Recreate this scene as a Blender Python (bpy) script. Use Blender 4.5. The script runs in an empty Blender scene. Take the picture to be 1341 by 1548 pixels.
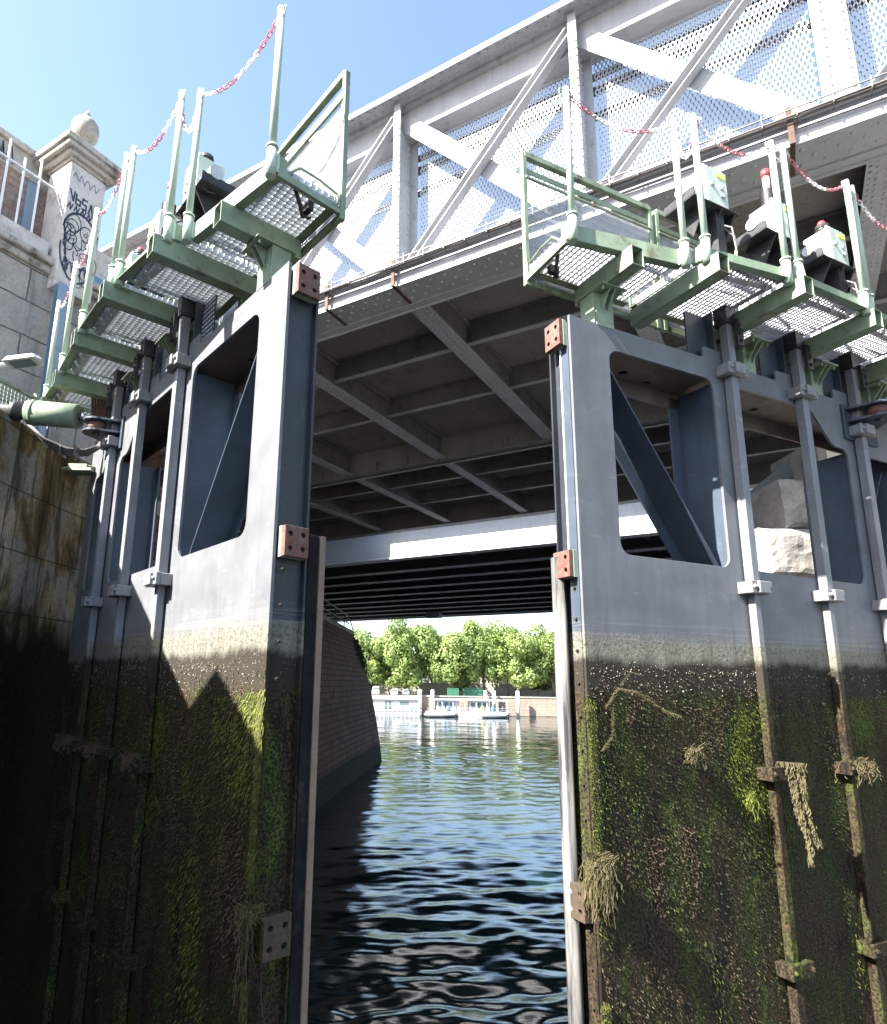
import bpy, bmesh, math, random
import numpy as np
from mathutils import Vector, Matrix
from mathutils.geometry import tessellate_polygon
R = math.radians
rnd = random.Random(7)

# ---------------------------------------------------------------- camera, world, sun, exposure
S = bpy.context.scene
col = S.collection
cam = bpy.data.objects.new('camera', bpy.data.cameras.new('camera'))
col.objects.link(cam); S.camera = cam
PITCH, ROLL = R(12.35), R(-0.77)
fwv = Vector((0, math.cos(PITCH), math.sin(PITCH)))
upv = Vector((0, -math.sin(PITCH), math.cos(PITCH))); rtv = Vector((1, 0, 0))
U_ = upv*math.cos(ROLL) + rtv*math.sin(ROLL); R_ = rtv*math.cos(ROLL) - upv*math.sin(ROLL)
m = Matrix((R_, U_, -fwv)).transposed().to_4x4()
cam.matrix_world = m
cd = cam.data
cd.sensor_fit = 'VERTICAL'; cd.sensor_height = 24.0
cd.lens = 24.0*969.0/1548.0
cd.shift_x = (670.5-605.0)/1548.0
cd.shift_y = -(774.0-818.0)/1548.0
cd.clip_start = 0.05; cd.clip_end = 3000

SUN_H = Vector((-0.86, -0.52, 0)).normalized()     # towards the sun, horizontally
SUN_EL = math.atan(0.90)
w = bpy.data.worlds.new('World'); S.world = w; w.use_nodes = True
nt = w.node_tree; nt.nodes.clear()
sky = nt.nodes.new('ShaderNodeTexSky'); sky.sky_type = 'NISHITA'; sky.sun_disc = False
sky.sun_elevation = SUN_EL
sky.sun_rotation = math.atan2(SUN_H.x, SUN_H.y)
sky.air_density = 1.0; sky.dust_density = 1.6; sky.ozone_density = 1.0
bg = nt.nodes.new('ShaderNodeBackground'); bg.inputs[1].default_value = 0.082
wo = nt.nodes.new('ShaderNodeOutputWorld')
nt.links.new(sky.outputs[0], bg.inputs[0]); nt.links.new(bg.outputs[0], wo.inputs[0])
sl = bpy.data.lights.new('sun', 'SUN'); sl.energy = 5.0; sl.angle = R(0.5); sl.color = (1.0, 0.95, 0.87)
so = bpy.data.objects.new('sun', sl); col.objects.link(so)
sd = Vector((SUN_H.x*math.cos(SUN_EL), SUN_H.y*math.cos(SUN_EL), math.sin(SUN_EL)))
so.rotation_euler = sd.to_track_quat('Z', 'Y').to_euler(); so.location = (-20, -12, 30)
S.view_settings.view_transform = 'Standard'; S.view_settings.look = 'None'
S.view_settings.exposure = 2.6; S.view_settings.gamma = 1.0
S.render.engine = 'CYCLES'
S.cycles.max_bounces = 8; S.cycles.diffuse_bounces = 5; S.cycles.glossy_bounces = 5
S.cycles.transparent_max_bounces = 8

WATER = -5.0

# ---------------------------------------------------------------- node helpers
class NT:
    def __init__(s, name):
        s.m = bpy.data.materials.new(name); s.m.use_nodes = True
        s.t = s.m.node_tree; s.t.nodes.clear()
        s.out = s.t.nodes.new('ShaderNodeOutputMaterial')
        s.p = s.t.nodes.new('ShaderNodeBsdfPrincipled')
        s.t.links.new(s.p.outputs[0], s.out.inputs[0])
        s.tc = s.t.nodes.new('ShaderNodeTexCoord')
    def n(s, ty, **k):
        x = s.t.nodes.new(ty)
        for a, v in k.items(): setattr(x, a, v)
        return x
    def l(s, a, b): s.t.links.new(a, b)
    def vec(s, scale=(1, 1, 1), src='Object'):
        mp = s.n('ShaderNodeMapping'); mp.inputs['Scale'].default_value = scale
        s.l(s.tc.outputs[src], mp.inputs[0]); return mp.outputs[0]
    def noise(s, scale, detail=6, rough=0.55, vec=None, dist=0.0):
        x = s.n('ShaderNodeTexNoise'); x.inputs['Scale'].default_value = scale
        x.inputs['Detail'].default_value = detail; x.inputs['Roughness'].default_value = rough
        x.inputs['Distortion'].default_value = dist
        s.l(vec if vec is not None else s.tc.outputs['Object'], x.inputs['Vector']); return x.outputs['Fac']
    def ramp(s, fac, stops):
        x = s.n('ShaderNodeValToRGB'); e = x.color_ramp.elements
        while len(e) > 1: e.remove(e[-1])
        for i, (p, c) in enumerate(stops):
            if i == 0: e[0].position = p; q = e[0]
            else: q = e.new(p)
            q.color = (*c, 1) if hasattr(c, '__len__') else (c, c, c, 1)
        s.l(fac, x.inputs[0]); return x.outputs[0]
    def mix(s, fac, a, b, mode='MIX'):
        x = s.n('ShaderNodeMixRGB', blend_type=mode)
        for i, v in ((0, fac), (1, a), (2, b)):
            if hasattr(v, 'is_output') or hasattr(v, 'links'): s.l(v, x.inputs[i])
            elif i == 0: x.inputs[0].default_value = v
            else: x.inputs[i].default_value = (*v, 1)
        return x.outputs[0]
    def math(s, op, a, b=None, clamp=False):
        x = s.n('ShaderNodeMath', operation=op); x.use_clamp = clamp
        for i, v in ((0, a), (1, b)):
            if v is None: continue
            if hasattr(v, 'links'): s.l(v, x.inputs[i])
            else: x.inputs[i].default_value = v
        return x.outputs[0]
    def bump(s, h, dist=0.01, strength=0.6):
        x = s.n('ShaderNodeBump'); x.inputs['Distance'].default_value = dist
        x.inputs['Strength'].default_value = strength
        s.l(h, x.inputs['Height']); s.l(x.outputs[0], s.p.inputs['Normal'])
    def z(s):
        x = s.n('ShaderNodeSeparateXYZ'); s.l(s.tc.outputs['Object'], x.inputs[0]); return x.outputs
    def base(s, v):
        if hasattr(v, 'links'): s.l(v, s.p.inputs['Base Color'])
        else: s.p.inputs['Base Color'].default_value = (*v, 1)
    def rough(s, v):
        if hasattr(v, 'links'): s.l(v, s.p.inputs['Roughness'])
        else: s.p.inputs['Roughness'].default_value = v
    def metal(s, v): s.p.inputs['Metallic'].default_value = v

def paint(name, c, rough=0.5, var=0.12, dirt=None, lo=0.62, hi=0.75, scale=6, metal=0.0, bump=0.3, streak=True):
    k = NT(name)
    n1 = k.noise(scale, 5)
    c2 = tuple(x*(1-var*2) for x in c)
    b = k.mix(k.ramp(n1, [(0.3, 0), (0.7, 1)]), c2, c)
    if streak:
        n3 = k.noise(1.0, 5, 0.6, k.vec((14, 14, 1.1)))
        b = k.mix(k.ramp(n3, [(0.5, 0), (0.75, 0.45)]), b, tuple(x*0.55 for x in c))
    if dirt:
        n2 = k.noise(scale*1.7, 8, 0.65)
        b = k.mix(k.ramp(n2, [(lo, 0), (hi, 1)]), b, dirt)
    k.base(b); k.metal(metal)
    k.rough(k.ramp(k.noise(scale*3, 4), [(0.3, rough-0.08), (0.7, rough+0.12)]))
    if bump: k.bump(k.noise(scale*14, 4), 0.003, bump)
    return k.m

M = {}
M['green'] = paint('pale_green_paint', (0.225, 0.295, 0.20), 0.5, 0.18, (0.09, 0.06, 0.03), 0.55, 0.72, 5)
M['postgreen'] = paint('rail_green_paint', (0.36, 0.45, 0.36), 0.4, 0.06, (0.3, 0.3, 0.2), 0.72, 0.8, 9)
M['bridge'] = paint('light_grey_bridge_paint', (0.36, 0.365, 0.385), 0.5, 0.09, (0.17, 0.15, 0.13), 0.60, 0.74, 2.2)
M['soffit'] = paint('grey_soffit_paint', (0.255, 0.245, 0.24), 0.55, 0.12, (0.12, 0.10, 0.085), 0.56, 0.76, 1.3)
M['webshaded'] = paint('shaded_web_paint', (0.17, 0.165, 0.165), 0.6, 0.15, (0.09, 0.07, 0.055), 0.52, 0.72, 2.0)  # web paint darkened to put shade into the colour, plus dirt patches
M['flange'] = paint('blue_grey_flange_lit', (0.40, 0.41, 0.44), 0.45, 0.08, (0.16, 0.13, 0.10), 0.66, 0.8, 2.0)  # lighter than the webs: light from the water below put into the colour
M['road'] = paint('road_bridge_white', (0.62, 0.65, 0.69), 0.55, 0.05, (0.25, 0.24, 0.22), 0.68, 0.85, 0.8)
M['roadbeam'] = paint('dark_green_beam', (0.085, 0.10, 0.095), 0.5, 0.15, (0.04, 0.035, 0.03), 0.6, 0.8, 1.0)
M['darksteel'] = paint('dark_blue_steel', (0.040, 0.055, 0.080), 0.42, 0.15, (0.06, 0.04, 0.025), 0.66, 0.76, 5)
M['black'] = paint('black_rubber', (0.02, 0.02, 0.022), 0.5, 0.1, None)
M['matte'] = paint('matte_black_seal', (0.012, 0.012, 0.014), 0.85, 0.2, (0.03, 0.028, 0.02), 0.55, 0.7, 6)
M['matte'].node_tree.nodes['Principled BSDF'].inputs['Specular IOR Level'].default_value = 0.15
M['redorange'] = paint('red_lead_primer', (0.17, 0.062, 0.042), 0.7, 0.25, (0.10, 0.085, 0.07), 0.46, 0.62, 14)
M['rustdark'] = paint('dark_rust', (0.085, 0.05, 0.035), 0.8, 0.25, (0.03, 0.03, 0.016), 0.44, 0.6, 16)
M['red'] = paint('red_plastic', (0.62, 0.05, 0.06), 0.35, 0.05, None, streak=False)
M['chainred'] = paint('chain_red', (0.48, 0.15, 0.18), 0.4, 0.05, None, streak=False)
M['chainwhite'] = paint('chain_white', (0.80, 0.76, 0.76), 0.4, 0.04, None, streak=False)
M['boxgreen'] = paint('actuator_housing', (0.50, 0.58, 0.50), 0.45, 0.05, (0.2, 0.2, 0.16), 0.7, 0.8, 7)
M['galv'] = paint('galvanised_steel', (0.50, 0.52, 0.54), 0.42, 0.12, (0.2, 0.18, 0.16), 0.64, 0.76, 10, metal=0.35)
M['chrome'] = paint('chromed_rod', (0.5, 0.52, 0.56), 0.22, 0.05, None, metal=0.9, bump=0, streak=False)
M['white'] = paint('white_paint', (0.75, 0.76, 0.77), 0.5, 0.04, (0.4, 0.38, 0.35), 0.7, 0.85, 2)
M['yellow'] = paint('yellow_plate', (0.7, 0.65, 0.08), 0.5, 0.02, None, streak=False)
M['ink'] = paint('graffiti_ink', (0.03, 0.045, 0.075), 0.6, 0.1, None, streak=False)
M['inkpurple'] = paint('graffiti_purple', (0.20, 0.14, 0.26), 0.6, 0.1, None, streak=False)
M['inkblue'] = paint('graffiti_blue', (0.10, 0.33, 0.50), 0.6, 0.1, None, streak=False)
M['meshgrey'] = paint('mesh_paint', (0.48, 0.50, 0.53), 0.5, 0.03, None, streak=False)
M['glass'] = paint('window_glass', (0.10, 0.14, 0.16), 0.08, 0.05, None, streak=False, bump=0)
M['strip'] = paint('tan_timber_strip', (0.22, 0.155, 0.11), 0.7, 0.15, (0.08, 0.06, 0.045), 0.6, 0.75, 6)
M['rust'] = paint('rusty_steel', (0.10, 0.05, 0.03), 0.8, 0.2, (0.06, 0.035, 0.025), 0.5, 0.7, 12)
M['cable'] = paint('grey_hose', (0.11, 0.10, 0.095), 0.5, 0.1, None)
M['bluepaint'] = paint('blue_cloth', (0.08, 0.25, 0.55), 0.6, 0.05, None, streak=False)
M['containergreen'] = paint('container_green', (0.025, 0.13, 0.075), 0.5, 0.06, None)
M['car'] = paint('car_paint_white', (0.7, 0.72, 0.74), 0.25, 0.03, None, streak=False, bump=0)
M['cargrey'] = paint('car_paint_grey', (0.25, 0.27, 0.3), 0.25, 0.03, None, streak=False, bump=0)
M['tyre'] = paint('tyre_rubber', (0.03, 0.03, 0.03), 0.8, 0.05, None, streak=False)
M['inflat'] = paint('grey_inflatable', (0.09, 0.10, 0.11), 0.5, 0.05, None, streak=False)

def gate_material(name, upper, wetness=1.0):
    """steel painted above the high water line, weed and mussels below it"""
    k = NT(name); X, Y, Z = k.z()
    wob = k.noise(2.4, 6, 0.6)
    fine = k.noise(34, 7, 0.72)
    zz = k.math('ADD', Z, k.math('MULTIPLY', k.math('SUBTRACT', wob, 0.5), 0.16))
    zz = k.math('ADD', zz, k.math('MULTIPLY', k.math('SUBTRACT', fine, 0.5), 0.16))
    drip = k.noise(1.0, 7, 0.7, k.vec((5, 5, 2.2)))
    zz = k.math('ADD', zz, k.math('MULTIPLY', k.math('SUBTRACT', drip, 0.5), 0.13))
    n1 = k.noise(3, 5)
    st = k.noise(1.0, 6, 0.6, k.vec((16, 16, 1.2)))
    c = upper
    p = k.mix(k.ramp(n1, [(0.35, 0), (0.65, 1)]), tuple(x*0.72 for x in c), c)
    scr = k.noise(1.0, 7, 0.7, k.vec((3, 3, 9)), 1.2)
    p = k.mix(k.ramp(scr, [(0.58, 0), (0.66, 0.4)]), p, tuple(min(1, x*1.5) for x in c))
    rs = k.noise(1.0, 6, 0.7, k.vec((9, 9, .8)))
    p = k.mix(k.ramp(rs, [(0.64, 0), (0.72, 0.6)]), p, (0.09, 0.06, 0.045))
    tl = k.noise(1.0, 3, 0.6, k.vec((.6, .6, 42)))
    tm = k.math('MULTIPLY', k.ramp(tl, [(0.5, 0), (0.6, 1)]), k.ramp(Z, [(0.30, 1), (0.46, 0)]))
    p = k.mix(k.math('MULTIPLY', tm, 0.7), p, (0.24, 0.235, 0.20))
    p = k.mix(k.ramp(st, [(0.48, 0), (0.72, 0.5)]), p, tuple(x*0.62 for x in c))
    sp = k.noise(70, 3, 0.5)
    p = k.mix(k.ramp(sp, [(0.70, 0), (0.76, 0.5)]), p, (0.3, 0.29, 0.26))
    # weed zone colours
    vs = k.vec((5, 5, 1.6))
    blot = k.noise(1.0, 8, 0.68, vs, 0.6)
    speck = k.noise(60, 5, 0.7)
    weed = k.ramp(blot, [(0.36, (0.014, 0.011, 0.008)), (0.46, (0.070, 0.045, 0.024)), (0.54, (0.042, 0.046, 0.014)),
                         (0.62, (0.085, 0.105, 0.016)), (0.72, (0.12, 0.085, 0.048))])
    weed = k.mix(k.ramp(speck, [(0.42, 1), (0.6, 0)]), weed, (0.008, 0.009, 0.007))
    grit = k.n('ShaderNodeTexVoronoi'); grit.inputs['Scale'].default_value = 55
    k.l(k.tc.outputs['Object'], grit.inputs['Vector'])
    g = k.ramp(grit.outputs['Distance'], [(0.10, 1), (0.22, 0)])
    g2 = k.math('MULTIPLY', g, k.ramp(k.noise(9, 3), [(0.5, 0), (0.6, 1)]))
    mus = k.mix(g2, (0.030, 0.026, 0.020), (0.26, 0.22, 0.17))
    tomus = k.ramp(k.math('ADD', k.math('MULTIPLY', zz, 2.0), 0.5), [(0.30, 0), (0.48, 1)])
    under = k.mix(tomus, weed, mus)
    band = k.ramp(st, [(0.35, (0.20, 0.19, 0.155)), (0.7, (0.12, 0.115, 0.09))])
    band = k.mix(k.ramp(fine, [(0.46, 0), (0.60, 0.8)]), band, (0.05, 0.052, 0.03))
    f1 = k.ramp(zz, [(0.13, 0), (0.19, 1)])
    f2 = k.ramp(k.math('ADD', Z, k.math('MULTIPLY', k.math('SUBTRACT', wob, 0.5), 0.06)), [(0.26, 0), (0.36, 1)])
    a = k.mix(f1, under, band)
    k.base(k.mix(f2, a, p))
    k.rough(k.ramp(f1, [(0, 0.78), (1, 0.50)]))
    k.l(k.math('MULTIPLY', f1, 0.5), k.p.inputs['Specular IOR Level']) if False else k.l(k.ramp(f1, [(0, 0.12), (1, 0.5)]), k.p.inputs['Specular IOR Level'])
    hb = k.mix(f1, k.mix(0.5, speck, blot), fine)
    k.bump(hb, 0.02, 0.8)
    # calmer relief on the painted part
    bn = [x for x in k.t.nodes if x.type == 'BUMP'][0]
    k.l(k.ramp(f2, [(0, 0.9), (1, 0.05)]), bn.inputs['Strength'])
    return k.m
M['gate'] = gate_material('gate_skin_weeded', (0.135, 0.141, 0.154))
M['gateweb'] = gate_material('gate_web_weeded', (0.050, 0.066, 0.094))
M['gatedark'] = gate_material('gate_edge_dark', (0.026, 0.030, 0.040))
M['rod'] = gate_material('gate_rod_weeded', (0.18, 0.19, 0.21))

def foliage(name, a, b, rough=0.6, trans=0.25):
    k = NT(name)
    oi = k.n('ShaderNodeObjectInfo')
    n = k.noise(0.9, 4); n2 = k.noise(9, 2)
    c = k.mix(k.ramp(n, [(0.35, 0), (0.65, 1)]), a, b)
    c = k.mix(k.ramp(n2, [(0.3, 0.5), (0.7, 0)]), c, tuple(x*0.5 for x in a))
    k.base(c); k.rough(rough)
    tr = k.n('ShaderNodeBsdfTranslucent'); k.l(c, tr.inputs[0])
    mx = k.n('ShaderNodeMixShader'); mx.inputs[0].default_value = trans
    k.l(k.p.outputs[0], mx.inputs[1]); k.l(tr.outputs[0], mx.inputs[2]); k.l(mx.outputs[0], k.out.inputs[0])
    return k.m
M['leaf'] = foliage('plane_tree_leaf', (0.14, 0.215, 0.052), (0.23, 0.305, 0.08), 0.6, 0.3)
M['leaf_dark'] = foliage('shrub_leaf', (0.07, 0.12, 0.035), (0.12, 0.18, 0.055))
M['moss'] = foliage('bright_weed', (0.070, 0.100, 0.008), (0.155, 0.175, 0.015), 0.7, 0.15)
M['mossdark'] = foliage('dark_weed', (0.02, 0.028, 0.008), (0.05, 0.06, 0.015), 0.7, 0.1)
M['mossbrown'] = foliage('brown_weed', (0.05, 0.032, 0.016), (0.11, 0.075, 0.04), 0.8, 0.05)
M['straw'] = foliage('straw_weed', (0.045, 0.038, 0.014), (0.12, 0.10, 0.04), 0.8, 0.1)
M['shell'] = paint('pale_shell', (0.30, 0.26, 0.20), 0.5, 0.1, None, streak=False)

def bark():
    k = NT('bark'); n = k.noise(3, 6, 0.6)
    k.base(k.ramp(n, [(0.35, (0.07, 0.055, 0.04)), (0.65, (0.22, 0.19, 0.14))])); k.rough(0.85); return k.m
M['bark'] = bark()

def masonry(name, c1, c2, mortar, bw, bh, ms=0.02, uv=True, stain=True, bump=0.6, weedline=None, dark=(0.03, 0.028, 0.024)):
    k = NT(name)
    if uv: v = k.tc.outputs['UV']
    else: v = k.tc.outputs['Object']
    nz = k.noise(1.6, 4, 0.5)
    off = k.n('ShaderNodeVectorMath', operation='ADD')
    cmb = k.n('ShaderNodeCombineXYZ')
    k.l(k.math('MULTIPLY', k.math('SUBTRACT', nz, 0.5), 0.10*bh), cmb.inputs[0]); k.l(k.math('MULTIPLY', k.math('SUBTRACT', k.noise(2.3, 4), 0.5), 0.12*bh), cmb.inputs[1])
    k.l(v, off.inputs[0]); k.l(cmb.outputs[0], off.inputs[1])
    br = k.n('ShaderNodeTexBrick'); k.l(off.outputs[0], br.inputs['Vector'])
    br.inputs['Scale'].default_value = 1.0; br.inputs['Brick Width'].default_value = bw
    br.inputs['Row Height'].default_value = bh; br.inputs['Mortar Size'].default_value = ms
    br.inputs['Mortar Smooth'].default_value = 0.4; br.inputs['Bias'].default_value = 0.0
    br.inputs['Color1'].default_value = (*c1, 1); br.inputs['Color2'].default_value = (*c2, 1)
    br.inputs['Mortar'].default_value = (*mortar, 1)
    c = br.outputs['Color']
    n = k.noise(2.2, 8, 0.7)
    c = k.mix(k.ramp(n, [(0.40, 0.0), (0.75, 0.75)]), c, tuple(x*0.55 for x in c2))
    n4 = k.noise(16, 6, 0.7)
    c = k.mix(k.ramp(n4, [(0.5, 0), (0.72, 0.6)]), c, tuple(x*0.4 for x in c1))
    if stain:
        st = k.noise(1.0, 7, 0.62, k.vec((2.2, 2.2, 0.35)))
        c = k.mix(k.ramp(st, [(0.50, 0), (0.68, 0.8)]), c, dark)
    if weedline is not None:
        Z = k.z()[2]
        zz = k.math('ADD', Z, k.math('MULTIPLY', k.math('SUBTRACT', n, 0.5), 0.5))
        f = k.ramp(k.math('ADD', k.math('MULTIPLY', k.math('SUBTRACT', zz, weedline), 1.0), 0.5), [(0.44, 0), (0.62, 1)])
        weed = k.mix(k.ramp(n4, [(0.45, 0), (0.65, 1)]), (0.018, 0.016, 0.013), (0.04, 0.045, 0.018))
        c = k.mix(f, weed, c)
    k.base(c); k.rough(0.85); k.p.inputs['Specular IOR Level'].default_value = 0.2
    h = k.mix(0.35, br.outputs['Fac'], n4)
    inv = k.math('SUBTRACT', 1.0, br.outputs['Fac'])
    h = k.math('ADD', k.math('MULTIPLY', inv, 0.7), k.math('MULTIPLY', n4, 0.5))
    k.bump(h, 0.03, bump)
    return k.m
M['pierstone'] = masonry('pier_rubble_stone', (0.16, 0.085, 0.06), (0.23, 0.13, 0.095), (0.07, 0.045, 0.035), 0.62, 0.27, 0.03, weedline=-3.9, bump=1.0, dark=(0.07, 0.045, 0.035))
M['lockconcrete'] = masonry('lock_wall_stained', (0.26, 0.235, 0.18), (0.21, 0.19, 0.14), (0.07, 0.06, 0.04), 1.9, 1.15, 0.02, weedline=0.42, bump=0.8, dark=(0.10, 0.072, 0.03))
def stained():
    k = NT('lock_wall_stained_concrete'); X, Y, Z = k.z()
    a = k.noise(1.0, 8, 0.66, k.vec((2.6, 2.6, 1.0)), 0.8); b = k.noise(1.1, 6, 0.6); c = k.noise(22, 6, 0.72); e = k.noise(1.0, 6, 0.6, k.vec((8, 8, 1.3)), 0.6)
    col_ = k.ramp(a, [(0.36, (0.05, 0.042, 0.028)), (0.46, (0.14, 0.10, 0.05)), (0.54, (0.24, 0.20, 0.13)), (0.66, (0.34, 0.31, 0.24))])
    col_ = k.mix(k.ramp(b, [(0.52, 0), (0.58, 0.8)]), col_, (0.22, 0.22, 0.205))
    col_ = k.mix(k.ramp(e, [(0.52, 0), (0.62, 0.8)]), col_, (0.035, 0.032, 0.022))
    col_ = k.mix(k.ramp(c, [(0.5, 0), (0.66, 0.6)]), col_, (0.06, 0.055, 0.04))
    br = k.n('ShaderNodeTexBrick'); k.l(k.tc.outputs['UV'], br.inputs['Vector']); br.inputs['Scale'].default_value = 1
    br.inputs['Brick Width'].default_value = 1.3; br.inputs['Row Height'].default_value = 0.62; br.inputs['Mortar Size'].default_value = 0.012; br.inputs['Mortar Smooth'].default_value = 0.5
    col_ = k.mix(k.math('MULTIPLY', br.outputs['Fac'], 0.75), col_, (0.03, 0.026, 0.02))
    zz = k.math('ADD', Z, k.math('MULTIPLY', k.math('SUBTRACT', a, 0.5), 0.5))
    f = k.ramp(k.math('ADD', k.math('SUBTRACT', zz, 0.55), 0.5), [(0.25, 0), (0.75, 1)])
    k.base(k.mix(f, k.ramp(c, [(0.4, (0.005, 0.005, 0.004)), (0.65, (0.014, 0.015, 0.008))]), col_)); k.rough(0.88); k.p.inputs['Specular IOR Level'].default_value = 0.06; k.bump(k.mix(0.5, a, c), 0.03, 0.8); return k.m
M['lockconcrete'] = stained()
M['ashlar'] = masonry('ashlar_retaining', (0.35, 0.33, 0.30), (0.42, 0.39, 0.35), (0.09, 0.08, 0.07), 1.15, 0.62, 0.015, bump=0.7, dark=(0.10, 0.09, 0.08))
M['quaystone'] = masonry('quay_stone', (0.24, 0.20, 0.16), (0.29, 0.245, 0.20), (0.17, 0.145, 0.12), 1.6, 0.45, 0.03, dark=(0.2, 0.17, 0.14), weedline=-4.95)
M['brick'] = masonry('brick_grey_red', (0.30, 0.12, 0.09), (0.36, 0.31, 0.27), (0.30, 0.28, 0.25), 0.24, 0.075, 0.012, dark=(0.12, 0.1, 0.09))
M['pillarstone'] = masonry('pillar_stone', (0.50, 0.46, 0.42), (0.55, 0.52, 0.48), (0.20, 0.17, 0.15), 3.0, 0.55, 0.01, bump=0.4, dark=(0.22, 0.19, 0.17))
def oldstone(name, c, d, lo=0.45, hi=0.62, weed=None):
    k = NT(name); n = k.noise(3.2, 9, 0.7); n2 = k.noise(26, 6, 0.7)
    b = k.ramp(n, [(lo, c), (hi, d)])
    b = k.mix(k.ramp(n2, [(0.5, 0), (0.75, 0.6)]), b, tuple(x*0.35 for x in c))
    if weed is not None:
        Z = k.z()[2]
        f = k.ramp(k.math('ADD', k.math('SUBTRACT', Z, weed), 0.5), [(0.4, 0), (0.6, 1)])
        b = k.mix(f, (0.02, 0.02, 0.012), b)
    k.base(b); k.rough(0.9); k.bump(k.mix(0.5, n, n2), 0.03, 0.8); return k.m
M['coping'] = oldstone('weathered_coping', (0.42, 0.39, 0.34), (0.10, 0.09, 0.075), 0.5, 0.66)
M['ball'] = oldstone('finial_stone', (0.36, 0.33, 0.28), (0.2, 0.18, 0.15))
M['rock'] = oldstone('rough_white_stone', (0.27, 0.265, 0.255), (0.17, 0.155, 0.14), 0.42, 0.68)
M['concrete'] = oldstone('concrete_pale', (0.40, 0.38, 0.34), (0.27, 0.25, 0.22), 0.4, 0.7)
M['ground'] = oldstone('bank_ground', (0.24, 0.22, 0.18), (0.14, 0.14, 0.09), 0.4, 0.7)
def water_mat():
    k = NT('river_water')
    k.base((0.006, 0.016, 0.018)); k.rough(0.02); k.p.inputs['IOR'].default_value = 2.2
    v = k.vec((1.0, 2.6, 1.0))
    a = k.noise(2.6, 6, 0.62, v); b = k.noise(9.0, 4, 0.6, v)
    h = k.math('ADD', a, k.math('MULTIPLY', b, 0.25))
    k.bump(h, 0.005, 1.0)
    return k.m
M['water'] = water_mat()

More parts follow.
